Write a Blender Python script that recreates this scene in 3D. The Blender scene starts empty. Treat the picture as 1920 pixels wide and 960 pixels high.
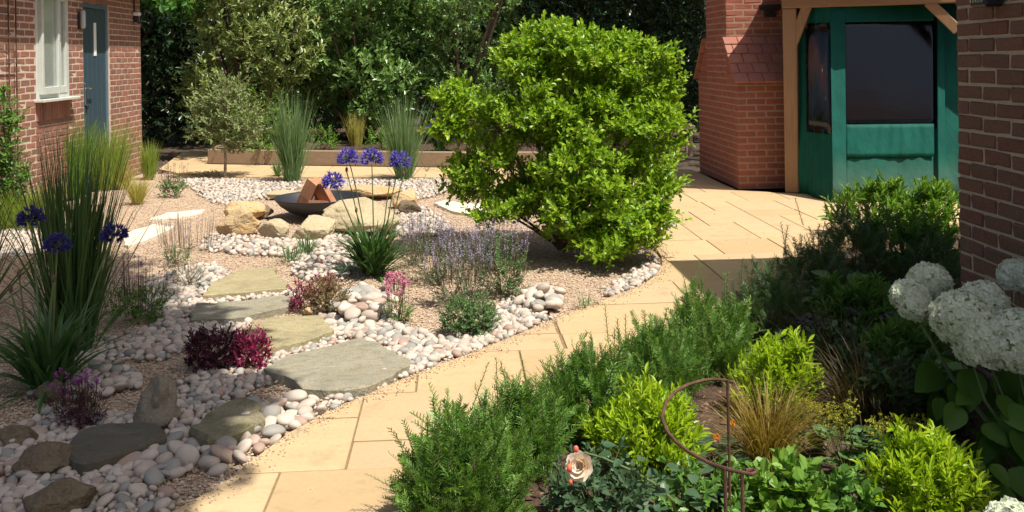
import bpy, bmesh, math, random
import numpy as np
from mathutils import Vector
rng = np.random.default_rng(11)
RD = random.Random(4)
S = bpy.context.scene
COL = S.collection
PI = math.pi

# ------------------------------------------------------------------ camera, sky, sun, exposure
FPX, CX, CY, ROLL, YAW, EYE = 1780.0, 960.0, 103.0, math.radians(0.9), math.atan(110 / 1780.0), 1.6
cam = bpy.data.cameras.new("camera"); co = bpy.data.objects.new("camera", cam); COL.objects.link(co)
cam.sensor_fit = 'HORIZONTAL'; cam.sensor_width = 36.0; cam.lens = 36.0 * FPX / 1920.0
cam.shift_y = -(480 - CY) / 1920.0
cam.clip_start = 0.05; cam.clip_end = 400
from mathutils import Matrix
co.matrix_world = Matrix.Translation((0, 0, EYE)) @ Matrix.Rotation(-YAW, 4, 'Z') @ Matrix.Rotation(PI / 2, 4, 'X') @ Matrix.Rotation(-ROLL, 4, 'Z')
S.camera = co
SUNV = Vector((0.38, -0.36, 1.0)).normalized()          # towards the sun
W = bpy.data.worlds.new("World"); S.world = W; W.use_nodes = True
wn = W.node_tree; bg = wn.nodes['Background']
sky = wn.nodes.new('ShaderNodeTexSky'); sky.sky_type = 'NISHITA'; sky.sun_disc = False
sky.sun_elevation = math.asin(SUNV.z); sky.sun_rotation = math.atan2(SUNV.x, SUNV.y); sky.dust_density = 4.0; sky.ozone_density = 0.6
wn.links.new(sky.outputs[0], bg.inputs[0]); bg.inputs[1].default_value = 0.082
sl = bpy.data.lights.new("sun", 'SUN'); so = bpy.data.objects.new("sun", sl); COL.objects.link(so)
sl.energy = 5.0; sl.angle = math.radians(0.53); sl.color = (1.0, 0.945, 0.86)
so.rotation_euler = SUNV.to_track_quat('Z', 'Y').to_euler()
vs = S.view_settings; vs.view_transform = 'Standard'; vs.look = 'None'; vs.exposure = 0.52; vs.gamma = 1.0
S.cycles.max_bounces = 8; S.cycles.transparent_max_bounces = 16

# ------------------------------------------------------------------ photo pixel -> place helpers
_c, _s, _cy, _sy = math.cos(ROLL), math.sin(ROLL), math.cos(YAW), math.sin(YAW)
def P(px, py, d):
    dx, dy = px - CX, py - CY
    l, dn = (dx * _c - dy * _s) / FPX * d, (dx * _s + dy * _c) / FPX * d
    return np.array((l * _cy + d * _sy, d * _cy - l * _sy, EYE - dn))
def G(px, py, z=0.0):
    dx, dy = px - CX, py - CY
    return P(px, py, (EYE - z) / ((dx * _s + dy * _c) / FPX))
def atX(px, py, X):
    dx, dy = px - CX, py - CY
    return P(px, py, X / ((dx * _c - dy * _s) / FPX * _cy + _sy))
def atY(px, py, Y):
    dx, dy = px - CX, py - CY
    return P(px, py, Y / (_cy - (dx * _c - dy * _s) / FPX * _sy))
def dep(p): return p[1] * _cy + p[0] * _sy
def proj(p):
    l, d = p[0] * _cy - p[1] * _sy, dep(p); u, v = l / d * FPX, (EYE - p[2]) / d * FPX
    return CX + u * _c + v * _s, CY - u * _s + v * _c
def gpoly(pts, z=0.0): return np.array([G(x, y, z)[:2] for x, y in pts])
def inpoly(poly, pts):
    x, y = pts[:, 0], pts[:, 1]; r = np.zeros(len(pts), bool); n = len(poly)
    for i in range(n):
        x1, y1 = poly[i]; x2, y2 = poly[(i + 1) % n]
        if y1 == y2: continue
        c = ((y1 > y) != (y2 > y)) & (x < (x2 - x1) * (y - y1) / (y2 - y1) + x1); r ^= c
    return r

# ------------------------------------------------------------------ materials
def newmat(name):
    m = bpy.data.materials.new(name); m.use_nodes = True
    nt = m.node_tree; return m, nt, nt.nodes['Principled BSDF'], nt.nodes['Material Output']
def L(nt, a, b): nt.links.new(a, b)
def ramp(nt, fac, cols):
    r = nt.nodes.new('ShaderNodeValToRGB'); e = r.color_ramp.elements
    n = len(cols)
    stops = [(c[0], c[1]) if isinstance(c[1], (tuple, list)) else (i / max(1, n - 1), c) for i, c in enumerate(cols)]
    while len(e) < n: e.new(0.5)
    for k, (p, c) in enumerate(stops): e[k].position = p; e[k].color = (*c[:3], 1)
    L(nt, fac, r.inputs[0]); return r.outputs[0]
def math_(nt, op, a, b=None):
    n = nt.nodes.new('ShaderNodeMath'); n.operation = op
    for i, v in enumerate((a, b)):
        if v is None: continue
        if isinstance(v, (int, float)): n.inputs[i].default_value = v
        else: L(nt, v, n.inputs[i])
    return n.outputs[0]
def noise(nt, scale, detail=3, rough=0.55, coord=None, stretch=None):
    n = nt.nodes.new('ShaderNodeTexNoise'); n.inputs['Scale'].default_value = scale; n.inputs['Detail'].default_value = detail; n.inputs['Roughness'].default_value = rough
    if coord is None:
        coord = nt.nodes.new('ShaderNodeNewGeometry').outputs['Position']
    if stretch:
        mp = nt.nodes.new('ShaderNodeMapping'); mp.inputs['Scale'].default_value = stretch; L(nt, coord, mp.inputs[0]); coord = mp.outputs[0]
    L(nt, coord, n.inputs['Vector']); return n.outputs['Fac']
def objcoord(nt): return nt.nodes.new('ShaderNodeTexCoord').outputs['Object']
def rnd(nt):
    a = nt.nodes.new('ShaderNodeObjectInfo').outputs['Random']; b = nt.nodes.new('ShaderNodeNewGeometry').outputs['Random Per Island']
    return math_(nt, 'FRACT', math_(nt, 'ADD', a, b))
def mixc(nt, fac, a, b, mode='MIX'):
    n = nt.nodes.new('ShaderNodeMix'); n.data_type = 'RGBA'; n.blend_type = mode
    for sock, v in ((n.inputs[0], fac), (n.inputs[6], a), (n.inputs[7], b)):
        if isinstance(v, (int, float)): sock.default_value = v
        elif isinstance(v, tuple): sock.default_value = (*v[:3], 1)
        else: L(nt, v, sock)
    return n.outputs[2]
def bump(nt, b, h, strength=0.4, dist=0.01):
    n = nt.nodes.new('ShaderNodeBump'); n.inputs['Strength'].default_value = strength; n.inputs['Distance'].default_value = dist
    L(nt, h, n.inputs['Height']); L(nt, n.outputs[0], b.inputs['Normal']); return n
def leafmat(name, cols, rough=0.42, trans=0.35, spec=0.4, tint=(1.25, 1.2, 0.6), patch=0.25):
    m, nt, b, out = newmat(name)
    f = math_(nt, 'ADD', math_(nt, 'MULTIPLY', rnd(nt), 1 - patch), math_(nt, 'MULTIPLY', noise(nt, 5.0, 2), patch))
    c = ramp(nt, f, cols)
    L(nt, c, b.inputs['Base Color']); b.inputs['Roughness'].default_value = rough; b.inputs['Specular IOR Level'].default_value = spec
    t = nt.nodes.new('ShaderNodeBsdfTranslucent'); L(nt, mixc(nt, 1.0, c, tint, 'MULTIPLY'), t.inputs[0])
    mx = nt.nodes.new('ShaderNodeMixShader'); mx.inputs[0].default_value = trans
    L(nt, b.outputs[0], mx.inputs[1]); L(nt, t.outputs[0], mx.inputs[2]); L(nt, mx.outputs[0], out.inputs[0]); return m
def stonemat(name, cols, scale=6, rough=0.8, bs=0.5, bd=0.01, fine=60, rw=0.35, moss=None, strata=None, spots=None):
    m, nt, b, out = newmat(name)
    oc = objcoord(nt)
    n1 = noise(nt, scale, 5, 0.62, oc, strata); n2 = noise(nt, fine, 3, 0.6, oc)
    f = math_(nt, 'ADD', math_(nt, 'MULTIPLY', n1, 0.75), math_(nt, 'MULTIPLY', n2, 0.25))
    f = math_(nt, 'ADD', math_(nt, 'MULTIPLY', math_(nt, 'SUBTRACT', f, .5), 1.75), .5)
    f = math_(nt, 'ADD', math_(nt, 'MULTIPLY', f, 1 - rw), math_(nt, 'MULTIPLY', rnd(nt), rw))
    c = ramp(nt, f, cols)
    if spots:
        v = nt.nodes.new('ShaderNodeTexVoronoi'); v.inputs['Scale'].default_value = scale * 3.2; va = nt.nodes.new('ShaderNodeVectorMath'); va.operation = 'ADD'; L(nt, oc, va.inputs[0])
        nc = nt.nodes.new('ShaderNodeTexNoise'); nc.inputs['Scale'].default_value = scale * 2; nc.inputs['Detail'].default_value = 5; L(nt, oc, nc.inputs['Vector']); L(nt, nc.outputs['Color'], va.inputs[1]); L(nt, va.outputs[0], v.inputs['Vector'])
        mk = nt.nodes.new('ShaderNodeMapRange'); mk.inputs[1].default_value = .16; mk.inputs[2].default_value = .06; L(nt, v.outputs['Distance'], mk.inputs[0]); c = mixc(nt, math_(nt, 'MULTIPLY', mk.outputs[0], .55), c, spots)
        n3 = noise(nt, fine * 2.5, 2, .5, oc); c = mixc(nt, math_(nt, 'MULTIPLY', math_(nt, 'POWER', n3, 4.0), 2.2), c, (.05, .045, .03)); n5 = noise(nt, scale * .5, 4, .7, oc); c = mixc(nt, math_(nt, 'MULTIPLY', math_(nt, 'POWER', n5, 2.0), .8), c, (.09, .085, .05))
    if moss:
        mk = nt.nodes.new('ShaderNodeMapRange'); mk.inputs[1].default_value = .5; mk.inputs[2].default_value = .66
        L(nt, noise(nt, scale * 0.8, 6, .7), mk.inputs[0]); c = mixc(nt, mk.outputs[0], c, moss)
    L(nt, c, b.inputs['Base Color']); b.inputs['Roughness'].default_value = rough; b.inputs['Specular IOR Level'].default_value = .25
    bump(nt, b, math_(nt, 'ADD', n1, math_(nt, 'MULTIPLY', n2, .4)), bs, bd); return m
def plainmat(name, col, rough=0.5, metal=0.0, spec=0.5, nz=0.08, nscale=14):
    m, nt, b, out = newmat(name)
    c = mixc(nt, math_(nt, 'MULTIPLY', noise(nt, nscale, 4, .6), 1.0), tuple(x * (1 - nz * 2) for x in col), tuple(min(1, x * (1 + nz * 2)) for x in col))
    L(nt, c, b.inputs['Base Color']); b.inputs['Roughness'].default_value = rough; b.inputs['Metallic'].default_value = metal; b.inputs['Specular IOR Level'].default_value = spec
    return m
def woodmat(name, cols, axis=(12, 12, 1.2), rough=.65, scale=3.0):
    m, nt, b, out = newmat(name)
    oc = objcoord(nt); n1 = noise(nt, scale, 6, .65, oc, axis); n2 = noise(nt, 2.2, 2, .5, oc)
    c = ramp(nt, math_(nt, 'ADD', math_(nt, 'MULTIPLY', n1, .75), math_(nt, 'MULTIPLY', n2, .25)), cols)
    L(nt, c, b.inputs['Base Color']); b.inputs['Roughness'].default_value = rough; bump(nt, b, n1, .35, .006); return m
def brickmat(name, cols, rough=.85):
    m, nt, b, out = newmat(name)
    oc = nt.nodes.new('ShaderNodeNewGeometry').outputs['Position']
    n1 = noise(nt, 16, 4, .65, oc); n2 = noise(nt, 120, 3, .6, oc)
    c = ramp(nt, rnd(nt), cols)
    n0 = noise(nt, 1.3, 4, .65, oc); c = mixc(nt, math_(nt, 'MULTIPLY', n1, .55), c, (.07, .035, .03)); c = mixc(nt, math_(nt, 'MULTIPLY', math_(nt, 'POWER', n0, 2.0), .9), c, (.16, .085, .06)); c = mixc(nt, math_(nt, 'MULTIPLY', math_(nt, 'POWER', n2, 3.0), .7), c, (.5, .36, .28))
    L(nt, c, b.inputs['Base Color']); b.inputs['Roughness'].default_value = rough; b.inputs['Specular IOR Level'].default_value = .2
    bump(nt, b, math_(nt, 'ADD', n2, n1), .6, .006); return m

M = {}
M['gravel_sheet'] = stonemat('gravel_ground', [(0.097, 0.061, 0.043), (0.330, 0.224, 0.152), (0.485, 0.377, 0.275), (0.601, 0.530, 0.418)], 55, .9, .9, .012, 190, 0.0)
M['chip'] = stonemat('gravel_chip', [(0.213, 0.126, 0.081), (0.388, 0.268, 0.176), (0.485, 0.363, 0.247), (0.543, 0.462, 0.332), (0.310, 0.231, 0.162)], 30, .85, .3, .003, 120, .8)
M['soil'] = stonemat('bark_soil', [(.03, .018, .012), (.08, .05, .034), (.14, .09, .06)], 22, .95, 1.0, .03, 90, .1)
M['bark_chip'] = stonemat('bark_chip', [(.05, .028, .018), (.13, .075, .05), (.22, .14, .1)], 30, .9, .3, .003, 120, .8)
M['ground'] = stonemat('ground_soil', [(.04, .03, .02), (.10, .075, .05)], 3, .95, .6, .03, 40, 0)
M['joint'] = stonemat('paving_joint', [(.15, .10, .05), (.30, .215, .115)], 40, .95, .5, .004, 150, 0)
def pavingmat():
    m, nt, b, out = newmat('sandstone_paving')
    pos = nt.nodes.new('ShaderNodeNewGeometry').outputs['Position']; r = rnd(nt)
    base = ramp(nt, r, [(.42, .295, .15), (.51, .365, .19), (.575, .43, .245), (.47, .35, .215), (.54, .37, .195), (.44, .325, .195), (.56, .395, .21)])
    cs = nt.nodes.new('ShaderNodeCombineXYZ'); L(nt, math_(nt, 'MULTIPLY', r, 37.0), cs.inputs[2])
    va = nt.nodes.new('ShaderNodeVectorMath'); va.operation = 'ADD'; L(nt, pos, va.inputs[0]); L(nt, cs.outputs[0], va.inputs[1])
    n1 = noise(nt, 2.2, 6, .62, va.outputs[0], (.8, 3.2, 1)); n2 = noise(nt, 45, 4, .65, va.outputs[0]); n3 = noise(nt, 1.6, 4, .6, va.outputs[0])
    c = mixc(nt, math_(nt, 'MULTIPLY', n1, .7), base, (.37, .235, .12)); c = mixc(nt, math_(nt, 'MULTIPLY', n3, .45), c, (.58, .455, .26))
    n4 = noise(nt, 6, 7, .72, va.outputs[0]); st = nt.nodes.new('ShaderNodeMapRange'); st.inputs[1].default_value = .54; st.inputs[2].default_value = .74; L(nt, n4, st.inputs[0]); c = mixc(nt, math_(nt, 'MULTIPLY', st.outputs[0], .5), c, (.24, .165, .095))
    c = mixc(nt, math_(nt, 'MULTIPLY', math_(nt, 'POWER', n2, 3), .7), c, (.25, .17, .10))
    L(nt, c, b.inputs['Base Color']); b.inputs['Roughness'].default_value = .75; b.inputs['Specular IOR Level'].default_value = .25
    bump(nt, b, math_(nt, 'ADD', n2, math_(nt, 'MULTIPLY', n1, 2.0)), .35, .004); return m
M['paving'] = pavingmat()
M['white_pebble'] = stonemat('white_pebble', [(0.285, 0.226, 0.176), (0.418, 0.348, 0.282), (0.516, 0.443, 0.369), (0.365, 0.292, 0.235)], 12, .65, .25, .004, 70, .45)
M['grey_pebble'] = stonemat('grey_pebble', [(0.198, 0.184, 0.158), (0.279, 0.266, 0.233), (0.360, 0.342, 0.304)], 12, .65, .25, .004, 70, .45)
M['pink_pebble'] = stonemat('pink_pebble', [(0.270, 0.180, 0.142), (0.360, 0.257, 0.199), (0.414, 0.323, 0.266)], 14, .6, .12, .004, 60, .6)
M['ochre_rock'] = stonemat('ochre_rock', [(0.224, 0.135, 0.062), (0.476, 0.324, 0.163), (0.616, 0.446, 0.250), (0.700, 0.419, 0.150), (0.504, 0.405, 0.250)], 6, .85, .8, .03, 45, .12, spots=(.52, .48, .36))
M['cream_rock'] = stonemat('cream_rock', [(0.280, 0.214, 0.117), (0.490, 0.393, 0.234), (0.644, 0.531, 0.338), (0.532, 0.455, 0.299)], 6, .85, .7, .025, 45, .12, spots=(.52, .48, .36))
M['grey_rock'] = stonemat('grey_brown_rock', [(.12, .10, .075), (.24, .20, .15), (.33, .28, .21), (.27, .21, .13)], 7, .85, .8, .02, 60, .05, spots=(.52, .48, .36))
M['brown_rock'] = stonemat('brown_rock', [(.06, .045, .03), (.14, .10, .065), (.22, .16, .10), (.17, .13, .09)], 6, .85, .8, .03, 45, .1, spots=(.22, .19, .12))
M['olive_slab'] = stonemat('olive_slab', [(0.150, 0.126, 0.065), (0.330, 0.281, 0.156), (0.480, 0.407, 0.227), (0.285, 0.244, 0.143), (0.570, 0.488, 0.299)], 7, .85, .9, .012, 80, .05, strata=(1.2, 3.4, 1), spots=(.52, .48, .36))
M['grey_slab'] = stonemat('grey_slab', [(0.119, 0.112, 0.085), (0.266, 0.245, 0.182), (0.392, 0.357, 0.260), (0.280, 0.245, 0.156), (0.476, 0.441, 0.338)], 7, .85, 1.0, .014, 80, .05, strata=(1.2, 3.0, 1), spots=(.52, .48, .36))
M['moss_slab'] = stonemat('moss_slab', [(0.121, 0.108, 0.072), (0.243, 0.209, 0.130), (0.378, 0.324, 0.208)], 9, .9, 1.0, .02, 60, .1, moss=(.10, .11, .035), spots=(.52, .48, .36))
M['dark_slab'] = stonemat('dark_brown_grey_slab', [(.06, .055, .042), (.125, .11, .082), (.19, .165, .12)], 7, .85, .9, .014, 80, .05, strata=(1.2, 3.0, 1), spots=(.24, .22, .17))
M['pale_slab'] = stonemat('pale_slab', [(.50, .44, .32), (.62, .56, .43), (.70, .64, .52)], 6, .8, .5, .01, 60, .1)
M['brick_red'] = brickmat('brick_orange_red', [(.36, .13, .085), (.44, .165, .105), (.28, .115, .08), (.40, .17, .105), (.24, .115, .088), (.50, .205, .125)])
M['brick_chim'] = brickmat('brick_chimney', [(0.380, 0.073, 0.040), (0.437, 0.098, 0.053), (0.310, 0.064, 0.040), (0.414, 0.113, 0.057)])
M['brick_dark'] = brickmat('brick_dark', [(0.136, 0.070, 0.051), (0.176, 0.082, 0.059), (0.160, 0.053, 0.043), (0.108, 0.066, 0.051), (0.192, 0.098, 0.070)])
M['mortar'] = stonemat('mortar', [(.46, .36, .28), (.56, .45, .35), (.64, .53, .43)], 30, .95, .6, .004, 140, 0)
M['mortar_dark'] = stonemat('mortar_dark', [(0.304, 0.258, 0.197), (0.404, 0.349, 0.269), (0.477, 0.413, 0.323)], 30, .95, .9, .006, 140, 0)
M['mortar_chim'] = stonemat('mortar_chimney', [(0.295, 0.179, 0.126), (0.377, 0.250, 0.178)], 30, .95, .6, .004, 140, 0)
M['tile'] = brickmat('clay_tile', [(.46, .155, .10), (.52, .19, .125), (.41, .13, .085), (.49, .21, .145)])
M['oak'] = woodmat('oak', [(.17, .085, .04), (.27, .15, .07), (.34, .20, .10), (.23, .13, .065)])
M['oak_h'] = woodmat('oak_beam', [(.20, .105, .05), (.29, .165, .08), (.36, .22, .115)], (1.2, 12, 12))
M['sleeper'] = woodmat('sleeper_wood', [(.15, .10, .065), (.25, .175, .115), (.34, .25, .165)], (1.2, 10, 14))
M['log'] = woodmat('split_log', [(.13, .05, .03), (.30, .12, .06), (.48, .24, .12), (.36, .15, .075)], (7, 7, 1.2), .8, 5)
M['bench_wood'] = woodmat('bench_wood', [(.20, .13, .09), (.34, .24, .17)], (2, 12, 12))
M['frame_paint'] = plainmat('pale_grey_paint', (.52, .54, .49), .4)
M['door_paint'] = plainmat('blue_grey_paint', (.038, .068, .092), .42, nz=.05)
M['door_frame'] = plainmat('door_frame_paint', (.085, .14, .18), .42, nz=.04)
M['steel'] = plainmat('brushed_steel', (.62, .62, .6), .28, 1.0)
M['black_metal'] = plainmat('black_metal', (.018, .018, .022), .5, .0, .5)
M['bowl_metal'] = plainmat('fire_bowl_steel', (.035, .036, .042), .48, .35, .5, .2, 9)
M['rust'] = stonemat('rusty_iron', [(.04, .022, .016), (.10, .052, .034), (.17, .085, .05)], 30, .8, .5, .002, 120, 0)
M['white_plastic'] = plainmat('white_plastic', (.75, .75, .72), .4)
M['blind'] = plainmat('frosted_blind', (.84, .86, .80), .35, 0, .6, .03)
M['black_rubber'] = plainmat('black_grate', (.02, .02, .026), .35)
def glassmat(name, tint, alpha, rough):
    m, nt, b, out = newmat(name)
    t = nt.nodes.new('ShaderNodeBsdfTransparent'); t.inputs[0].default_value = (*tint, 1)
    g = nt.nodes.new('ShaderNodeBsdfGlossy'); g.inputs['Roughness'].default_value = rough; g.inputs[0].default_value = (.8, .85, .9, 1)
    bp = nt.nodes.new('ShaderNodeBump'); bp.inputs['Strength'].default_value = .22; bp.inputs['Distance'].default_value = .012
    L(nt, noise(nt, 9, 4, .6), bp.inputs['Height']); L(nt, bp.outputs[0], g.inputs['Normal'])
    fr = nt.nodes.new('ShaderNodeFresnel'); fr.inputs[0].default_value = 1.5
    mx = nt.nodes.new('ShaderNodeMixShader'); L(nt, math_(nt, 'ADD', math_(nt, 'MULTIPLY', fr.outputs[0], .5), alpha), mx.inputs[0]); L(nt, t.outputs[0], mx.inputs[1]); L(nt, g.outputs[0], mx.inputs[2])
    L(nt, mx.outputs[0], out.inputs[0]); return m
M['pvc'] = glassmat('clear_pvc', (.30, .32, .35), .02, .16)
M['glass'] = glassmat('window_glass', (.96, .97, .96), .02, .03)
def curtainmat(name, dirt):
    m, nt, b, out = newmat(name)
    c = mixc(nt, noise(nt, 5, 4), (.001, .048, .035), (.002, .105, .076))
    if dirt:
        z = nt.nodes.new('ShaderNodeSeparateXYZ'); L(nt, nt.nodes.new('ShaderNodeNewGeometry').outputs['Position'], z.inputs[0])
        mr = nt.nodes.new('ShaderNodeMapRange'); mr.inputs[1].default_value = .62; mr.inputs[2].default_value = .2
        L(nt, math_(nt, 'ADD', z.outputs[2], math_(nt, 'MULTIPLY', noise(nt, 6, 5, .7), .25)), mr.inputs[0])
        c = mixc(nt, math_(nt, 'MULTIPLY', mr.outputs[0], .38), c, (.15, .19, .14))
    L(nt, c, b.inputs['Base Color']); b.inputs['Roughness'].default_value = .7; b.inputs['Specular IOR Level'].default_value = .2
    bump(nt, b, noise(nt, 9, 4, .55, None, (1, 1, .3)), .55, .03); return m
M['curtain'] = curtainmat('green_curtain', False); M['curtain_low'] = curtainmat('green_curtain_dusty', True)

M['bush'] = leafmat('lime_bush_leaf', [(0.076, 0.168, 0.013), (0.173, 0.325, 0.018), (0.302, 0.470, 0.029), (0.454, 0.582, 0.061)], .38, .42, .4)
M['laurel'] = leafmat('laurel_leaf', [(0.082, 0.174, 0.046), (0.128, 0.254, 0.061), (0.195, 0.332, 0.092), (0.299, 0.419, 0.145)], .32, .28, .55)
M['dark_laurel'] = leafmat('laurel_leaf_shade_tone', [(0.014, 0.037, 0.012), (0.024, 0.062, 0.017), (0.036, 0.085, 0.022)], .35, .2, .5)  # laurel colour taken far down, shade is put into the leaf
M['yellow_laurel'] = leafmat('yellowish_rhododendron_leaf', [(0.110, 0.185, 0.048), (0.195, 0.270, 0.076), (0.304, 0.369, 0.124), (0.402, 0.426, 0.180)], .35, .3, .5)
M['bright_laurel'] = leafmat('bright_laurel_leaf', [(.03, .10, .015), (.06, .17, .02), (.10, .24, .03)], .28, .35, .6)
M['olive'] = leafmat('olive_leaf', [(0.144, 0.195, 0.063), (0.216, 0.280, 0.100), (0.312, 0.377, 0.147)], .5, .25, .35, (1.1, 1.1, .8))
M['mid_green'] = leafmat('mid_green_leaf', [(0.066, 0.161, 0.029), (0.112, 0.242, 0.040), (0.172, 0.323, 0.059)], .42, .32)
M['fresh_green'] = leafmat('fresh_green_leaf', [(0.088, 0.200, 0.025), (0.150, 0.288, 0.037), (0.225, 0.375, 0.056)], .42, .38)
M['grass_dark'] = leafmat('dark_grass', [(0.042, 0.090, 0.026), (0.068, 0.138, 0.037), (0.109, 0.179, 0.044)], .42, .25)
M['grass_blue'] = leafmat('blue_green_grass', [(0.096, 0.176, 0.072), (0.144, 0.248, 0.096), (0.224, 0.320, 0.120)], .5, .3)
M['grass_lime'] = leafmat('lime_grass', [(0.174, 0.275, 0.043), (0.261, 0.362, 0.058), (0.377, 0.420, 0.087)], .5, .4)
M['grass_straw'] = leafmat('straw_grass', [(0.300, 0.297, 0.066), (0.425, 0.392, 0.099), (0.525, 0.486, 0.154)], .55, .4)
M['grass_bronze'] = leafmat('bronze_grass', [(0.160, 0.112, 0.026), (0.272, 0.195, 0.039), (0.384, 0.300, 0.065)], .5, .35)
M['grass_brown'] = leafmat('dark_bronze_grass', [(.045, .032, .014), (.075, .055, .022), (.10, .085, .03)], .5, .3)
M['agapanthus_leaf'] = leafmat('agapanthus_leaf', [(0.039, 0.098, 0.029), (0.065, 0.143, 0.039), (0.111, 0.202, 0.058)], .36, .28, .5)
M['blue_flower'] = leafmat('violet_blue_petal', [(.09, .07, .33), (.15, .12, .46), (.25, .21, .58)], .5, .3, .3, (1, 1, 1.1))
M['shade_blue_flower'] = leafmat('blue_petal_shade_tone', [(.03, .025, .13), (.045, .04, .19), (.07, .06, .26)], .5, .2, .3, (1, 1, 1.1))  # blue petals darkened in colour to stand in for shade
M['lilac_flower'] = leafmat('lilac_petal', [(.22, .19, .28), (.32, .28, .38), (.42, .385, .47)], .6, .3, .2, (1, 1, 1))
M['nepeta_leaf'] = leafmat('grey_green_leaf', [(0.106, 0.156, 0.078), (0.163, 0.219, 0.111), (0.225, 0.275, 0.156)], .55, .28, .3, (1, 1.1, .8))
M['sage_leaf'] = leafmat('soft_green_leaf', [(0.072, 0.156, 0.054), (0.108, 0.216, 0.072), (0.162, 0.276, 0.102)], .5, .3, .3)
M['red_leaf'] = leafmat('crimson_leaf', [(0.135, 0.011, 0.041), (0.270, 0.020, 0.081), (0.432, 0.041, 0.135)], .42, .35, .4, (1.2, .8, 1))
M['purple_leaf'] = leafmat('dark_purple_leaf', [(.035, .008, .016), (.07, .012, .03), (.12, .02, .05)], .4, .3, .45, (1.3, .8, 1))
M['bronze_leaf'] = leafmat('bronze_leaf', [(0.102, 0.090, 0.036), (0.180, 0.150, 0.060), (0.252, 0.204, 0.090), (0.240, 0.108, 0.060)], .45, .3)
M['pink_flower'] = leafmat('pink_petal', [(.50, .12, .22), (.62, .22, .32), (.68, .36, .42)], .5, .3, .3, (1, 1, 1))
M['mauve_flower'] = leafmat('mauve_petal', [(.28, .12, .24), (.40, .20, .34), (.52, .33, .44)], .5, .3, .3, (1, 1, 1))
M['magenta_flower'] = leafmat('magenta_petal', [(.24, .03, .20), (.36, .06, .30), (.46, .12, .40)], .5, .3, .3, (1, 1, 1))
M['buff_flower'] = leafmat('buff_seed_head', [(.30, .21, .17), (.42, .31, .25), (.54, .42, .35)], .7, .25, .2, (1, 1, 1))
M['orange_flower'] = leafmat('orange_petal', [(.75, .18, .01), (.85, .26, .015), (.9, .36, .03)], .45, .35, .3, (1, 1, 1))
M['yellow_flower'] = leafmat('greenish_yellow_flower', [(.24, .25, .02), (.34, .33, .03), (.46, .41, .05)], .5, .35, .3, (1, 1, 1))
M['white_flower'] = leafmat('hydrangea_floret', [(.58, .68, .44), (.74, .80, .62), (.84, .87, .76), (.88, .90, .83)], .6, .42, .2, (1, 1, .95), .35)
M['hydrangea_core'] = plainmat('hydrangea_inner', (.30, .38, .17), .8)
M['rose_petal'] = leafmat('cream_rose_petal', [(.80, .62, .42), (.84, .74, .60), (.86, .80, .70)], .5, .3, .3, (1, .95, .8))
M['rose_bud'] = leafmat('coral_rose_bud', [(.70, .12, .07), (.80, .22, .11)], .45, .25, .3, (1, .9, .8))
M['nandina'] = leafmat('lime_nandina_leaf', [(0.213, 0.360, 0.014), (0.350, 0.504, 0.024), (0.475, 0.600, 0.048)], .38, .45, .4)
M['yew'] = leafmat('yew_needle', [(0.050, 0.140, 0.024), (0.095, 0.218, 0.035), (0.157, 0.297, 0.045), (0.280, 0.403, 0.070)], .38, .32, .5, patch=.4)
M['yew_dark'] = leafmat('yew_needle_shade_tone', [(0.040, 0.092, 0.030), (0.063, 0.132, 0.041), (0.092, 0.172, 0.048)], .4, .25, .45, patch=.4)  # darker copy of the yew colour, carries the house shade
M['hydrangea_leaf'] = leafmat('hydrangea_leaf', [(.045, .11, .014), (.065, .145, .018), (.085, .18, .024)], .5, .3, .25)
M['alchemilla_leaf'] = leafmat('alchemilla_leaf', [(.06, .13, .035), (.09, .175, .05), (.125, .22, .07)], .5, .3, .3)
M['heuchera_leaf'] = leafmat('dark_heuchera_leaf', [(.03, .045, .028), (.05, .06, .04), (.065, .05, .04)], .4, .25, .4)
M['grey_leaf'] = leafmat('grey_green_rose_leaf', [(.04, .09, .04), (.07, .13, .06), (.10, .165, .08)], .42, .3, .4)
M['stem_green'] = plainmat('green_stem', (.09, .13, .035), .5)
M['stem_brown'] = plainmat('woody_stem', (.11, .075, .05), .8, 0, .2, .25, 40)
M['bark'] = stonemat('tree_bark', [(.05, .035, .025), (.12, .085, .06), (.19, .14, .10)], 8, .9, 1.0, .02, 50, 0, strata=(3, 3, .6))
M['pale_bark'] = stonemat('olive_bark', [(.20, .15, .10), (.34, .27, .19)], 12, .9, .6, .01, 60, 0)
M['cable'] = plainmat('dark_cable', (.03, .02, .02), .6)
M['lamp_glass'] = plainmat('frosted_lamp_glass', (.42, .44, .41), .25)

# ------------------------------------------------------------------ mesh helpers
class A:
    def __init__(s): s.v = []; s.f = []; s.n = 0
    def add(s, V, F):
        V = np.asarray(V, np.float32).reshape(-1, 3); F = np.asarray(F, np.int32)
        s.v.append(V); s.f.append(F + s.n); s.n += len(V); return s
    def mesh(s, name, mat, smooth=False):
        me = bpy.data.meshes.new(name)
        if not s.v: return me
        V = np.concatenate(s.v); me.vertices.add(len(V)); me.vertices.foreach_set('co', V.ravel())
        loops = np.concatenate([f.ravel() for f in s.f]); tot = np.concatenate([np.full(len(f), f.shape[1], np.int32) for f in s.f])
        st = np.concatenate(([0], np.cumsum(tot)[:-1])).astype(np.int32)
        me.loops.add(len(loops)); me.loops.foreach_set('vertex_index', loops.astype(np.int32))
        me.polygons.add(len(tot)); me.polygons.foreach_set('loop_start', st)
        me.update(calc_edges=True)
        me.polygons.foreach_set('use_smooth', np.full(len(tot), smooth)); me.materials.append(mat); me.validate(); return me
def setp(o, label=None, cat=None, group=None, kind=None):
    for k, v in (('label', label), ('category', cat), ('group', group), ('kind', kind)):
        if v: o[k] = v
    return o
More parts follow.
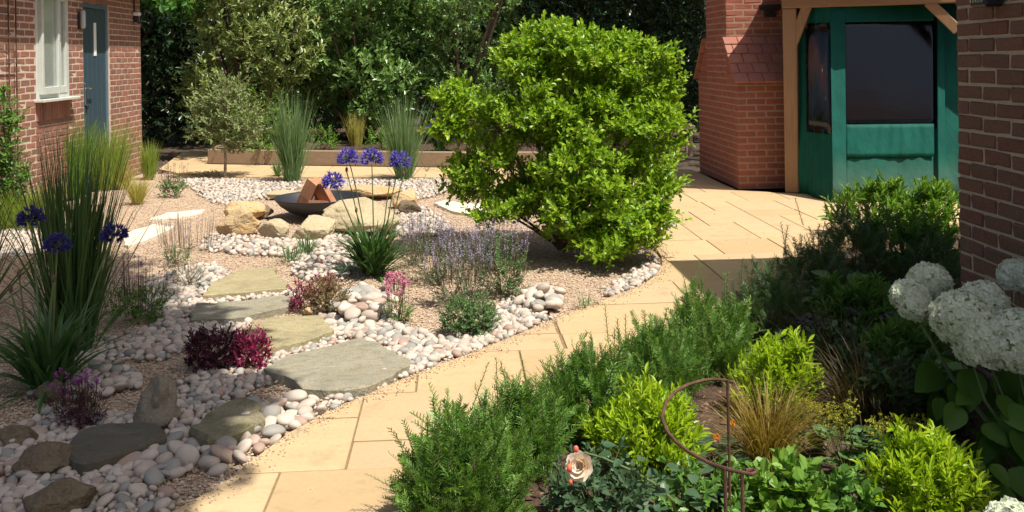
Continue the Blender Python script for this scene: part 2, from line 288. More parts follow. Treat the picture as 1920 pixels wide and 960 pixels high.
def thing(name, label, cat, loc=(0, 0, 0), group=None, rz=0):
    o = bpy.data.objects.new(name, None); o.empty_display_size = .1; COL.objects.link(o); o.location = [float(x) for x in loc]; o.rotation_euler.z = rz
    return setp(o, label, cat, group)
def part(name, acc, mat, parent=None, kind=None, smooth=False, loc=(0, 0, 0), label=None):
    me = acc if isinstance(acc, bpy.types.Mesh) else acc.mesh(name, mat, smooth)
    o = bpy.data.objects.new(name, me); COL.objects.link(o); o.location = [float(x) for x in loc]
    if parent: o.parent = parent
    return setp(o, label, None, None, kind)
def copytree(o, parent=None):
    c = o.copy(); COL.objects.link(c)
    if parent: c.parent = parent
    for ch in list(o.children): copytree(ch, c)
    return c
def nrm(v): v = np.asarray(v, float); return v / np.maximum(np.linalg.norm(v, axis=-1, keepdims=True), 1e-9)
def rdir(n): return nrm(rng.normal(size=(n, 3)))
def scatter(acc, tpl, pos, d, up, size, width=None):
    TV, TF = tpl; pos = np.asarray(pos); n = len(pos)
    y = nrm(d); x = np.cross(y, up); bad = np.linalg.norm(x, axis=1) < 1e-4; x[bad] = np.cross(y[bad], [1., .3, .2]); x = nrm(x); z = np.cross(x, y)
    size = np.broadcast_to(np.asarray(size, float), (n,)); w = size if width is None else np.broadcast_to(np.asarray(width, float), (n,))
    V = pos[:, None] + (w[:, None] * TV[None, :, 0])[..., None] * x[:, None] + (size[:, None] * TV[None, :, 1])[..., None] * y[:, None] + (size[:, None] * TV[None, :, 2])[..., None] * z[:, None]
    F = (TF[None] + (np.arange(n) * len(TV))[:, None, None]).reshape(-1, TF.shape[1])
    acc.add(V.reshape(-1, 3), F)
LEAF4 = (np.array([(0, 0, 0), (-.24, .5, .07), (0, 1, -.10), (.24, .5, .07)]), np.array([(0, 3, 2), (0, 2, 1)]))
LEAF6 = (np.array([(0, 0, 0), (-.2, .35, .05), (-.19, .7, .04), (0, 1, -.10), (.19, .7, .04), (.2, .35, .05)]), np.array([(0, 3, 2, 1), (0, 5, 4, 3)]))
NARROW = (np.array([(0, 0, 0), (-.10, .45, .03), (0, 1, -.05), (.10, .45, .03)]), np.array([(0, 3, 2), (0, 2, 1)]))
NEEDLE = (np.array([(-.5, 0, 0), (.5, 0, 0), (.35, .8, 0), (0, 1, -.03), (-.35, .8, 0)]), np.array([(0, 1, 2, 3, 4)]))
ROUND = (np.array([(0, 0, 0), (-.42, .2, .06), (-.5, .55, .08), (-.28, .9, .03), (0, 1, -.04), (.28, .9, .03), (.5, .55, .08), (.42, .2, .06), (0, .5, -.03)]),
         np.array([(0, 8, 1), (1, 8, 2), (2, 8, 3), (3, 8, 4), (4, 8, 5), (5, 8, 6), (6, 8, 7), (7, 8, 0)])[:, [0, 1, 2]])
def ico(sub):
    bm = bmesh.new(); bmesh.ops.create_icosphere(bm, subdivisions=sub, radius=1); bm.verts.ensure_lookup_table()
    V = np.array([v.co[:] for v in bm.verts]); F = np.array([[v.index for v in f.verts] for f in bm.faces]); bm.free(); return V, F
ICO1, ICO2, ICO3, ICO4 = ico(1), ico(2), ico(3), ico(4)
def tube(acc, path, r, ns=5, cap=True):
    P_ = np.asarray(path, float); n = len(P_); r = np.broadcast_to(np.asarray(r, float), (n,))
    T = nrm(np.gradient(P_, axis=0)); ref = np.array([0, 0, 1.]) if abs(T[0][2]) < .9 else np.array([1., 0, 0])
    X = nrm(np.cross(T, ref)); Y = np.cross(T, X); a = np.linspace(0, 2 * PI, ns, endpoint=False)
    V = P_[:, None] + r[:, None, None] * (np.cos(a)[None, :, None] * X[:, None] + np.sin(a)[None, :, None] * Y[:, None])
    F = [(i * ns + k, i * ns + (k + 1) % ns, (i + 1) * ns + (k + 1) % ns, (i + 1) * ns + k) for i in range(n - 1) for k in range(ns)]
    acc.add(V.reshape(-1, 3), F)
    if cap and ns >= 3:
        acc.add(V[-1], [tuple(range(ns))]); acc.add(V[0], [tuple(range(ns))[::-1]])
def sticks(acc, a, b, r0, r1=None):
    a, b = np.asarray(a, float), np.asarray(b, float); n = len(a); T = nrm(b - a); X = nrm(np.cross(T, np.array([.31, .2, .93]))); Y = np.cross(T, X)
    r0 = np.broadcast_to(r0, (n,))[:, None]; r1 = r0 * .6 if r1 is None else np.broadcast_to(r1, (n,))[:, None]
    V = []
    for base, r in ((a, r0), (b, r1)):
        for k in range(3):
            an = 2 * PI * k / 3; V.append(base + r * (math.cos(an) * X + math.sin(an) * Y))
    V = np.stack(V, 1); F = np.array([(0, 1, 4, 3), (1, 2, 5, 4), (2, 0, 3, 5)])
    acc.add(V.reshape(-1, 3), (F[None] + (np.arange(n) * 6)[:, None, None]).reshape(-1, 4))
def rotm(rz=0, ry=0, rx=0): return np.array((Matrix.Rotation(rz, 3, 'Z') @ Matrix.Rotation(ry, 3, 'Y') @ Matrix.Rotation(rx, 3, 'X')))
def cbox(acc, c, size, ch=.004, R_=None, jit=0.0):
    h = np.asarray(size, float) / 2; ch = min(ch, h.min() * .8); V = []; idx = {}
    for sx in (-1, 1):
        for sy in (-1, 1):
            for sz in (-1, 1):
                s_ = np.array((sx, sy, sz))
                for ax in range(3):
                    p = s_ * (h - ch); p[ax] = s_[ax] * h[ax]; idx[(sx, sy, sz, ax)] = len(V); V.append(p)
    Q, T = [], []
    for ax in range(3):
        b_, c_ = (ax + 1) % 3, (ax + 2) % 3
        for s0 in (-1, 1):
            def k(sb, sc, a2=ax):
                t = [0, 0, 0]; t[ax] = s0; t[b_] = sb; t[c_] = sc; return idx[(*t, a2)]
            q = [k(-1, -1), k(1, -1), k(1, 1), k(-1, 1)]; Q.append(q if s0 > 0 else q[::-1])
    for ax in range(3):
        b_, c_ = (ax + 1) % 3, (ax + 2) % 3
        for sb in (-1, 1):
            for sc in (-1, 1):
                def k(sa, a2):
                    t = [0, 0, 0]; t[ax] = sa; t[b_] = sb; t[c_] = sc; return idx[(*t, a2)]
                q = [k(-1, b_), k(1, b_), k(1, c_), k(-1, c_)]; Q.append(q if sb * sc > 0 else q[::-1])
    for sx in (-1, 1):
        for sy in (-1, 1):
            for sz in (-1, 1):
                t = [idx[(sx, sy, sz, a)] for a in range(3)]; T.append(t if sx * sy * sz > 0 else t[::-1])
    V = np.array(V) + (rng.normal(size=(24, 3)) * jit if jit else 0)
    if R_ is not None: V = V @ np.asarray(R_).T
    V = V + np.asarray(c, float); n0 = acc.n; acc.add(V, Q); acc.f.append(np.array(T, np.int32) + n0)
def beam_between(acc, a, b, w, h, ch=.008, up=(0, 0, 1)):
    a, b = np.asarray(a, float), np.asarray(b, float); x = nrm(b - a); y = nrm(np.cross(up, x)); z = np.cross(x, y)
    cbox(acc, (a + b) / 2, (np.linalg.norm(b - a), w, h), ch, np.stack([x, y, z], 1))
def flat(acc, poly, z):
    from mathutils.geometry import tessellate_polygon
    V = [Vector((float(x), float(y), 0)) for x, y in poly]; T = []
    for t in tessellate_polygon([V]):
        p, q, r = (V[k] for k in t); T.append(t if (q - p).cross(r - p).z > 0 else t[::-1])
    acc.add([(v.x, v.y, z) for v in V], np.array(T))
def vnoise(p, f, seed=0):
    q = np.asarray(p) * f + seed * 7.13; r = 0
    for k, a in ((1, 1), (2.1, .5), (4.3, .25)):
        r = r + a * np.sin(q[:, 0] * k + 1.3 * np.sin(q[:, 1] * k * 1.1 + seed)) * np.cos(q[:, 1] * k * .9 + 1.7 * np.sin(q[:, 2] * k + seed)) 
    return r
def rock(acc, c, size, seed, tpl=ICO3, nplanes=11, rz=0, soft=.05):
    r_ = np.random.default_rng(seed); V = tpl[0]; n = nrm(r_.normal(size=(nplanes, 3))); d = r_.uniform(.62, .95, nplanes)
    dots = V @ n.T; t = np.where(dots > .05, d / np.maximum(dots, .05), 9); rad = np.minimum(t.min(1), 1.12)
    rad = rad * (1 + soft * vnoise(V, 3.1, seed) + soft * .35 * vnoise(V, 11.0, seed + 3) + soft * .16 * vnoise(V, 27.0, seed + 5)); V = V * rad[:, None] * np.asarray(size) / 2
    V = V @ rotm(rz).T + np.asarray(c); acc.add(V, tpl[1])
def slab(acc, poly, z0, z1, seed=0, jit=.012, ch=.012, relief=.006):
    poly = np.asarray(poly); pts = []
    for i in range(len(poly)):
        a, b = poly[i], poly[(i + 1) % len(poly)]; m = max(2, int(np.linalg.norm(b - a) / .05))
        for k in range(m): pts.append(a + (b - a) * k / m)
    pts = np.array(pts); c = pts.mean(0); r_ = np.random.default_rng(seed); pts = pts + r_.normal(size=pts.shape) * jit
    pts = (np.roll(pts, 1, 0) + 6 * pts + np.roll(pts, -1, 0)) / 8
    n = len(pts); rings = []
    for s_, z in ((1.0, z0), (1.0 + .006, z1 - ch * .8), (1 - ch / .5, z1), (.66, z1), (.33, z1)):
        q = c + (pts - c) * s_; zz = np.full(n, z)
        if z == z1: zz = zz + relief * vnoise(np.column_stack([q, q[:, 0] * 0]), 9, seed)
        rings.append(np.column_stack([q, zz]))
    rings = np.concatenate(rings + [np.array([[c[0], c[1], z1]])]); F = []
    for k in range(4):
        for i in range(n): F.append((k * n + i, k * n + (i + 1) % n, (k + 1) * n + (i + 1) % n, (k + 1) * n + i))
    T = [(4 * n + i, 4 * n + (i + 1) % n, 5 * n) for i in range(n)]
    area = np.sum(pts[:, 0] * np.roll(pts[:, 1], -1) - np.roll(pts[:, 0], -1) * pts[:, 1])
    F, T = np.array(F), np.array(T)
    if area < 0: F, T = F[:, ::-1], T[:, ::-1]
    n0 = acc.n; acc.add(rings, F); acc.f.append(T.astype(np.int32) + n0)

# ------------------------------------------------------------------ plant builders (local coordinates, base at the origin)
def twigs(acc, pts, dirs, m, tl, ll, tpl=LEAF6, open_=.75, stem=None, jitter=.25, width=None, sr=.002):
    n = len(pts); t = np.linspace(.08, 1, m)[None, :] * np.ones((n, 1)); T = nrm(dirs)
    X = nrm(np.cross(T, rdir(n))); Y = np.cross(T, X)
    ph = (np.arange(m) * 2.39996)[None, :] + rng.uniform(0, 6.28, (n, 1)) + rng.normal(0, .25, (n, m))
    tlv = np.broadcast_to(np.asarray(tl, float), (n,))[:, None]
    pos = pts[:, None] + T[:, None] * (tlv * (t - .6))[..., None]
    rad = np.cos(ph)[..., None] * X[:, None] + np.sin(ph)[..., None] * Y[:, None]
    op = open_ * (1.25 - .55 * t)
    d = T[:, None] * np.cos(op)[..., None] + rad * np.sin(op)[..., None] + rng.normal(0, jitter, (n, m, 3))
    up = np.repeat(T[:, None], m, 1) + np.array([0, 0, .35])
    sz = ll * rng.uniform(.6, 1.2, (n, m)) * (1 - .3 * (t - .5) ** 2)
    scatter(acc, tpl, pos.reshape(-1, 3), d.reshape(-1, 3), up.reshape(-1, 3), sz.ravel(), None if width is None else (sz * width).ravel())
    if stem is not None: sticks(stem, pts - T * tlv * .7, pts + T * tlv * .38, sr)
def blobs_pts(blobs, n, lo=.7, hi=1.05, zmin=None, core=.62):
    w = np.array([b[1][0] * b[1][1] + b[1][0] * b[1][2] + b[1][1] * b[1][2] for b in blobs]); w = w / w.sum()
    k = rng.choice(len(blobs), n, p=w); C = np.array([b[0] for b in blobs], float)[k]; R_ = np.array([b[1] for b in blobs], float)[k]
    d = rdir(n); f = rng.uniform(lo, hi, n)[:, None]; pts = C + R_ * d * f; nn = nrm(d / R_)
    keep = np.ones(n, bool)
    for j, b in enumerate(blobs):
        q = np.linalg.norm((pts - np.array(b[0])) / np.array(b[1]), axis=1); keep &= ~((q < core) & (k != j))
    if zmin is not None: keep &= pts[:, 2] > zmin
    return pts[keep], nn[keep]
def shrub(acc, blobs, n, m=9, tl=.12, ll=.05, up=.45, tpl=LEAF6, stem=None, lo=.6, hi=1.08, spread=.35, open_=.75, zmin=.0, width=None, sr=.002, core=.62):
    p, d = blobs_pts(blobs, n, lo, hi, zmin, core)
    twigs(acc, p, d + np.array([0, 0, up]) + rng.normal(0, spread, p.shape), m, tl * rng.uniform(.7, 1.3, len(p)), ll, tpl, open_, stem, width=width, sr=sr)
def tuft(acc, n, h, r0=.04, lean=.25, curve=.6, w=.006, segs=5, hv=.3, twist=.6, lean_bias=0.0, z0=0.0, c=(0, 0)):
    az = rng.uniform(0, 2 * PI, n); a0 = np.abs(rng.normal(0, lean, n)) + lean_bias; hh = h * rng.uniform(1 - hv, 1 + hv * .35, n)
    k = np.abs(rng.normal(curve, curve * .4, n)); rr = r0 * np.sqrt(rng.uniform(0, 1, n)); az2 = az + rng.normal(0, .5, n)
    base = np.column_stack([c[0] + rr * np.cos(az2), c[1] + rr * np.sin(az2), np.full(n, z0)])
    t = np.linspace(0, 1, segs + 1); ang = a0[:, None] + k[:, None] * t[None] ** 1.6
    ds = hh[:, None] / segs; hz = np.concatenate([np.zeros((n, 1)), np.cumsum(np.sin(ang[:, :-1]) * ds, 1)], 1); vz = np.concatenate([np.zeros((n, 1)), np.cumsum(np.cos(ang[:, :-1]) * ds, 1)], 1)
    D = np.column_stack([np.cos(az), np.sin(az), np.zeros(n)]); path = base[:, None] + hz[..., None] * D[:, None] + vz[..., None] * np.array([0, 0, 1.])
    tw = az + PI / 2 + rng.normal(0, twist, n); side = np.column_stack([np.cos(tw), np.sin(tw), np.zeros(n)])
    wid = (w * rng.uniform(.7, 1.3, n))[:, None] * np.minimum(1, np.minimum(.55 + t * 2, (1 - t) * 1.7 + .04))[None] / 2
    Lf = path - side[:, None] * wid[..., None]; Rt = path + side[:, None] * wid[..., None]
    V = np.stack([Lf, Rt], 2).reshape(n, -1, 3); k2 = 2 * (segs + 1)
    F = np.array([(2 * i, 2 * i + 1, 2 * i + 3, 2 * i + 2) for i in range(segs)])
    acc.add(V.reshape(-1, 3), (F[None] + (np.arange(n) * k2)[:, None, None]).reshape(-1, 4)); return path
def umbel(acc, c, r, n=46, pet=.5, stemacc=None):
    d = rdir(n); d[:, 2] = np.abs(d[:, 2]) * 1.1 - .45; d = nrm(d); pos = np.asarray(c) + d * r * rng.uniform(.45, .72, (n, 1))
    for k in range(5):
        X = nrm(np.cross(d, [.3, .5, .81])); Y = np.cross(d, X); a = 2 * PI * k / 5 + rng.uniform(0, 1, n)
        rad = np.cos(a)[:, None] * X + np.sin(a)[:, None] * Y
        scatter(acc, NARROW, pos, d + rad * .45, d, r * pet * rng.uniform(.8, 1.2, n), r * pet * 1.5)
    if stemacc is not None: sticks(stemacc, np.repeat(np.asarray(c)[None], n, 0), pos, r * .012)
def yew(acc, stem, blobs, n, shoot=.15, m=34, nl=.024, nw=.0032, up=.9, lo=.35):
    p, d = blobs_pts(blobs, n, lo, 1.1, .02)
    dr = nrm(d * .8 + np.array([0, 0, up]) + rng.normal(0, .3, p.shape)); k = len(p); ln = shoot * rng.uniform(.5, 1.45, k)
    # shoots arch a little: two segments
    t = np.linspace(.02, 1, m); bend = rng.normal(0, .12, (k, 3)) - np.array([0, 0, .10])
    path = p[:, None] - dr[:, None] * (ln * .6)[:, None, None] + dr[:, None] * (ln[:, None] * t)[..., None] + bend[:, None] * (ln[:, None] * t ** 2)[..., None]
    side = nrm(np.cross(dr, rdir(k))); nor = np.cross(side, dr)
    sg = np.where(np.arange(m) % 2 == 0, 1, -1)[None, :, None]
    nd_ = side[:, None] * sg * .8 + dr[:, None] * (.45 + .5 * t ** 2)[None, :, None] + nor[:, None] * rng.normal(.12, .28, (k, m, 1))
    sz = nl * (1.05 - .5 * t ** 3)[None] * rng.uniform(.75, 1.2, (k, m))
    scatter(acc, NEEDLE, path.reshape(-1, 3), nd_.reshape(-1, 3), np.repeat(nor[:, None], m, 1).reshape(-1, 3), sz.ravel(), np.full(k * m, nw))
    sticks(stem, path[:, 0], path[:, m // 2], .0016); sticks(stem, path[:, m // 2], path[:, -1], .0011, .0006)

# ------------------------------------------------------------------ the setting: ground, gravel bed, planting bed, paving
a = A(); flat(a, [(-60, -30), (60, -30), (60, 90), (-60, 90)], -.075); part('ground', a, M['ground'], None, 'structure')
bed_edge = [G(*p)[:2] for p in [(320, 960), (420, 905), (480, 857), (540, 812), (600, 780), (660, 752), (720, 725), (780, 700), (840, 677), (900, 655), (950, 635), (1000, 615), (1040, 597), (1080, 580), (1115, 566), (1150, 555), (1180, 544), (1210, 530), (1230, 515), (1241, 497), (1240, 480), (1230, 465), (1215, 453)]]
near_l = [(-1.35, 2.9), (-1.75, 2.1)]
bush_side = [(1.68, 8.35), (2.02, 8.58), (2.1, 8.95), (2.1, 9.8), (1.9, 10.7), (1.5, 11.5), (.8, 12.15), (-.17, 12.58), (-1.4, 12.8), (-2.55, 13.02), (-3.2, 13.3), (-3.94, 13.75), (-4.36, 14.3)]
path_poly = [(-.75, 2.0)] + [(-1.75, 2.1)] + [(-1.35, 2.9)] + [tuple(p) for p in bed_edge] + bush_side + [(-4.75, 16.9), (-4.0, 16.9), (-3.78, 14.82), (-2.85, 14.5), (-.03, 13.6), (1.5, 13.25), (2.7, 13.1), (3.22, 12.75), (3.24, 10.78), (3.8, 10.42), (5.6, 9.45), (5.4, 8.4), (3.9, 8.3), (3.0, 7.35), (2.25, 6.05), (1.62, 5.3), (1.1, 4.75), (.55, 4.1), (.12, 3.6), (-.12, 3.2), (-.3, 2.6)]
gravel_poly = [(-1.75, 2.1), (-1.35, 2.9)] + [tuple(p) for p in bed_edge] + bush_side + [(-4.5, 14.2), (-4.5, 2.0)]
a = A(); flat(a, [(-4.5, 1.0), (2.4, 1.0), (2.4, 13.1), (-4.5, 13.9)], -.024); part('gravel_bed', a, M['gravel_sheet'], None, 'structure')
soil_poly = [(5.4, 8.4), (3.9, 8.3), (3.0, 7.35), (2.25, 6.05), (1.62, 5.3), (1.1, 4.75), (.55, 4.1), (.12, 3.6), (-.12, 3.2), (-.3, 2.6), (-.75, 1.2), (5.4, 1.2)]
a = A(); flat(a, soil_poly, -.020); part('planting_bed', a, M['soil'], None, 'structure')
paving = A(); flat(paving, path_poly, -.009); path_o = part('path', paving, M['joint'], None, 'structure')
# paving courses: (y0, y1, joints in x); joints measured on the photograph where they show
def spans(x0, x1, js): e = [x0] + js + [x1]; return list(zip(e[:-1], e[1:]))
RECT = []
def row(y0, y1, js, x0=-6, x1=7): RECT.extend([(p, y0, q, y1) for p, q in spans(x0, x1, js)])
row(1.2, 1.85, [-1.3, -.4]); row(1.85, 2.45, [-1.5, -.62, .2]); row(2.45, 3.1, [-1.05, -.2]); row(3.1, 3.725, [-1.5, -.695, .19])
RECT += [(-1.4, 3.725, -.445, 4.255), (-1.4, 4.255, -.445, 4.55), (-.445, 3.725, -.16, 3.99), (-.16, 3.725, .45, 3.99), (-.445, 3.99, .45, 4.55), (.45, 3.725, 1.4, 4.55)]
RECT += [(-1.2, 4.55, -.205, 5.135), (-.205, 4.55, .33, 5.135), (.33, 4.55, .92, 5.135), (.92, 4.55, 2, 5.135)]
RECT += [(-.6, 5.135, .578, 5.42), (-.6, 5.42, .572, 6.0), (.59, 5.135, 1.15, 5.41), (1.15, 5.135, 2, 5.41), (.585, 5.41, 1.45, 6.0), (1.45, 5.41, 2.4, 6.0)]
row(6.0, 6.55, [.9, 1.5, 2.1], -.5, 4); row(6.55, 7.15, [1.3, 1.87, 2.35], .6, 5); row(7.15, 7.40, [1.62, 1.87, 2.6, 3.2], .6, 5); row(7.40, 7.97, [1.66, 2.12, 2.65, 3.3, 3.9], .6, 6)
RECT += [(1.0, 7.97, 2.09, 8.6), (2.09, 7.97, 2.6, 8.6), (2.6, 7.97, 2.88, 8.17), (2.6, 8.17, 2.88, 8.78), (2.09, 8.6, 2.33, 8.78), (2.33, 8.6, 2.6, 8.78), (1.0, 8.6, 2.09, 9.42), (2.09, 8.78, 2.33, 9.42), (2.33, 8.78, 2.88, 9.42),
         (2.88, 7.97, 3.14, 8.78), (3.14, 7.97, 3.8, 8.78), (3.8, 7.97, 4.5, 8.78), (4.5, 7.97, 6, 8.78), (2.88, 8.78, 3.14, 9.05), (3.14, 8.78, 3.41, 9.05), (2.88, 9.05, 3.41, 9.42), (3.41, 8.78, 4.0, 9.42), (4.0, 8.78, 4.8, 9.42), (4.8, 8.78, 6, 9.42)]
row(9.42, 10.01, [2.61, 2.88, 3.4, 4.0, 4.8], 1, 6.5); row(10.01, 10.66, [2.58, 3.13, 3.6, 4.4], 1, 6); row(10.66, 11.2, [2.2, 2.85], 1, 3.6); row(11.2, 11.8, [1.6, 2.3, 2.9], .5, 3.6)
row(11.8, 12.4, [-.2, .4, 1.1, 1.9, 2.6], -1, 3.6); row(12.4, 13.0, [-3.2, -2.5, -1.7, -1.1, -.4, .5, 1.2, 2.0, 2.7], -4, 3.6); row(13.0, 13.6, [-3.9, -3.1, -2.2, -1.5, -.7, .1, .9, 1.6, 2.4], -5, 3.6); row(13.6, 14.2, [-4.1, -3.5, -2.7, -1.8, -.9, .0], -5, 1); row(14.2, 14.85, [-4.6, -3.8, -3.0], -6, 0); row(14.85, 15.5, [-4.3, -3.7], -6, -3); row(15.5, 16.2, [-4.5], -6, -3); row(16.2, 17, [-4.3], -6, -3)
def clip(poly, x0, y0, x1, y1):
    for ax, v, sg in ((0, x0, 1), (0, x1, -1), (1, y0, 1), (1, y1, -1)):
        out = []
        for i in range(len(poly)):
            p, q = poly[i - 1], poly[i]; ip, iq = (p[ax] - v) * sg >= 0, (q[ax] - v) * sg >= 0
            if ip != iq:
                t = (v - p[ax]) / (q[ax] - p[ax]); out.append((p[0] + (q[0] - p[0]) * t, p[1] + (q[1] - p[1]) * t))
            if iq: out.append(q)
        poly = out
        if len(poly) < 3: return []
    return poly
for (x0, y0, x1, y1) in RECT:
    g_ = .0045
    pl = clip(path_poly, x0 + g_, y0 + g_, x1 - g_, y1 - g_)
    q = []
    for p in pl:
        if not q or (abs(p[0] - q[-1][0]) + abs(p[1] - q[-1][1])) > 1e-4: q.append(p)
    if len(q) > 2 and abs(q[0][0] - q[-1][0]) + abs(q[0][1] - q[-1][1]) < 1e-4: q.pop()
    if len(q) < 3: continue
    q = np.array(q); ar = .5 * np.sum(q[:, 0] * np.roll(q[:, 1], -1) - np.roll(q[:, 0], -1) * q[:, 1])
    if abs(ar) < .004: continue
    bm = bmesh.new(); c = q.mean(0); dz = RD.uniform(-.0012, .0012)
    vs_ = [bm.verts.new((x - c[0], y - c[1], dz)) for x, y in q]; f = bm.faces.new(vs_); f.normal_update()
    if f.normal.z < 0: f.normal_flip()
    ex = bmesh.ops.extrude_face_region(bm, geom=[f]); bmesh.ops.translate(bm, vec=(0, 0, -.03), verts=[e for e in ex['geom'] if isinstance(e, bmesh.types.BMVert)])
    top = [f_ for f_ in bm.faces if f_.calc_center_median().z > dz - .002 and abs(f_.normal.z) > .9]
    bmesh.ops.recalc_face_normals(bm, faces=bm.faces)
    es = [e for e in bm.edges if all(abs(v.co.z - dz) < 1e-5 for v in e.verts)]
    e1, e2 = np.roll(q, 1, 0) - q, np.roll(q, -1, 0) - q; blunt = np.min(np.degrees(np.arccos(np.clip((nrm(e1) * nrm(e2)).sum(1), -1, 1)))) > 40 and np.linalg.norm(e2, axis=1).min() > .02
    try:
        if blunt: bmesh.ops.bevel(bm, geom=es, offset=.003, segments=1, affect='EDGES', clamp_overlap=True)
    except Exception: pass
    bmesh.ops.triangulate(bm, faces=[f_ for f_ in bm.faces if len(f_.verts) > 4])
    me = bpy.data.meshes.new('paving_slab'); bm.to_mesh(me); bm.free(); me.materials.append(M['paving'])
    part('paving_slab', me, None, path_o, loc=(c[0], c[1], 0))
# loose gravel chips and bark chips
OCT = (np.array([(1, 0, 0), (-1, 0, 0), (0, 1, 0), (0, -1, 0), (0, 0, 1), (0, 0, -1)], float), np.array([(0, 2, 4), (2, 1, 4), (1, 3, 4), (3, 0, 4), (2, 0, 5), (1, 2, 5), (3, 1, 5), (0, 3, 5)]))
def chips(poly, n, lo, hi, z, power=1.6, ymax=14):
    poly = np.asarray(poly); mn, mx = poly.min(0), poly.max(0); y = rng.uniform(0, 1, n * 3); y0, y1 = mn[1], min(mx[1], ymax)
    y = (y0 ** (1 - power) + y * (y1 ** (1 - power) - y0 ** (1 - power))) ** (1 / (1 - power)); p = np.column_stack([rng.uniform(mn[0], mx[0], n * 3), y])
    d = p[:, 1] * _cy + p[:, 0] * _sy; l = p[:, 0] * _cy - p[:, 1] * _sy
    p = p[inpoly(poly, p) & (np.abs(l / d) < .60)][:n]; k = len(p); r = rng.uniform(lo, hi, k)
    acc = A(); TV = OCT[0]; V = TV[None] * r[:, None, None] * rng.uniform(.55, 1.2, (k, 6, 1)) * np.array([1, 1, .65])
    th = rng.uniform(0, 6.28, k); cz, sz = np.cos(th), np.sin(th); V = np.stack([V[..., 0] * cz[:, None] - V[..., 1] * sz[:, None], V[..., 0] * sz[:, None] + V[..., 1] * cz[:, None], V[..., 2]], -1)
    V += np.column_stack([p, z + r * rng.uniform(0, .8, k)])[:, None]
    acc.add(V.reshape(-1, 3), (OCT[1][None] + (np.arange(k) * 6)[:, None, None]).reshape(-1, 3)); return acc
part('gravel', chips(gravel_poly, 95000, .005, .0105, -.022), M['chip'], None, 'stuff', label='fine pinkish tan gravel covering the rockery bed')
gr = A(); k = 1500; ei = rng.integers(0, len(bed_edge) - 1, k); et = rng.random((k, 1)); be = np.array(bed_edge); ep = be[ei] * (1 - et) + be[ei + 1] * et; off = np.abs(rng.normal(0, .05, (k, 1)))
tg = nrm(be[ei + 1] - be[ei]); ep = ep + np.column_stack([tg[:, 1], -tg[:, 0]]) * off; ep = np.concatenate([ep, np.column_stack([rng.uniform(-1, 3.4, 260), rng.uniform(3, 11, 260)])]); ep = ep[inpoly(np.array(path_poly), ep)]; k = len(ep); rr0 = rng.uniform(.002, .006, k)
scatter(gr, OCT, np.column_stack([ep, rr0 * .5 + .001]), rdir(k), rdir(k), rr0, rr0 * rng.uniform(.7, 1.3, k)); part('spilled_grit', gr, M['chip'], None, 'stuff', label='loose grit spilled from the gravel onto the paving edge')
part('bark_mulch', chips(soil_poly, 16000, .006, .02, -.028, 2.2, 9), M['bark_chip'], None, 'stuff', label='dark brown bark mulch under the plants of the right bed')

# ------------------------------------------------------------------ rocks, stepping slabs
def slab_thing(label, pts, mat, z1=.05, name='stepping_stone', cat='stepping stone', grp='flat stepping stones across the gravel', seed=1, ch=.014, relief=.006):
    pl = gpoly(pts, z1 * .8); c = pl.mean(0); a = A(); slab(a, pl - c, -.03, z1, seed, .012, ch, relief)
    o = part(name, a, M[mat], loc=(c[0], c[1], 0)); return setp(o, label, cat, grp)
slab_thing('large grey stepping stone beside the path, nearest the front', [(492, 690), (556, 664), (680, 633), (776, 680), (692, 726), (610, 734), (568, 729), (545, 708), (520, 702)], 'grey_slab', .035, seed=2, ch=.006)
slab_thing('olive brown stepping stone right of the crimson plant, second from the path', [(455, 614), (512, 597), (598, 591), (628, 623), (560, 643), (506, 656), (468, 643)], 'olive_slab', .028, seed=3, ch=.006)
slab_thing('narrow grey stepping stone behind the crimson plant', [(357, 600), (368, 572), (470, 561), (562, 556), (536, 576), (446, 598)], 'grey_slab', .028, seed=4, ch=.006)
slab_thing('yellowish olive stepping stone farthest back towards the fire bowl', [(381, 554), (397, 531), (452, 507), (514, 502), (537, 541)], 'olive_slab', .025, seed=5, ch=.006)
slab_thing('mossy grey slab between the pointed rock and the path', [(356, 815), (380, 780), (440, 750), (490, 752), (494, 785), (440, 810), (385, 824)], 'moss_slab', .055, seed=6, ch=.025, relief=.012)
slab_thing('dark smooth slab lying in front of the pointed rock', [(120, 848), (140, 815), (230, 795), (310, 788), (318, 815), (240, 845), (150, 868)], 'dark_slab', .06, seed=7, ch=.03, relief=.01)
slab_thing('pale cream slab flush in the gravel left of the boulders', [(282, 411), (310, 400), (388, 392), (372, 400), (335, 409)], 'pale_slab', .004, ch=.004, seed=8, grp='pale flat slabs set in the gravel')
slab_thing('pale golden slab flush in the gravel beside the tall dark grass', [(225, 440), (290, 420), (330, 424), (300, 440), (240, 462)], 'pale_slab', .004, ch=.004, seed=9, grp='pale flat slabs set in the gravel')
slab_thing('pale cream slab lying under the left edge of the lime bush', [(815, 382), (830, 376), (890, 381), (955, 395), (905, 404), (850, 396)], 'pale_slab', .006, ch=.004, seed=10, grp='pale flat slabs set in the gravel')
def boulder(label, px, py, w, h, mat, seed, dz=0, dmul=1.0, rz=0, grp='boulders ringed round the fire bowl', name='boulder', nplanes=11):
    """px,py: photo pixel at the middle of its foot; w,h: its width and height there in pixels"""
    b = G(px, py, 0); d = dep(b); W_, H_ = w * d / FPX * .94, h * d / FPX * .86; dp = W_ * .75 * dmul
    a = A(); rock(a, (0, 0, H_ * .40 + dz), (W_ * 1.12, dp * 1.1, H_ * 1.25), seed, ICO4, nplanes, rz)
    o = part(name, a, M[mat], smooth=False, loc=(b[0], b[1] + dp * .4, 0)); return setp(o, label, 'boulder', grp)
boulder('orange tinged boulder at the left end of the fire bowl ring', 445, 441, 82, 48, 'ochre_rock', 21)
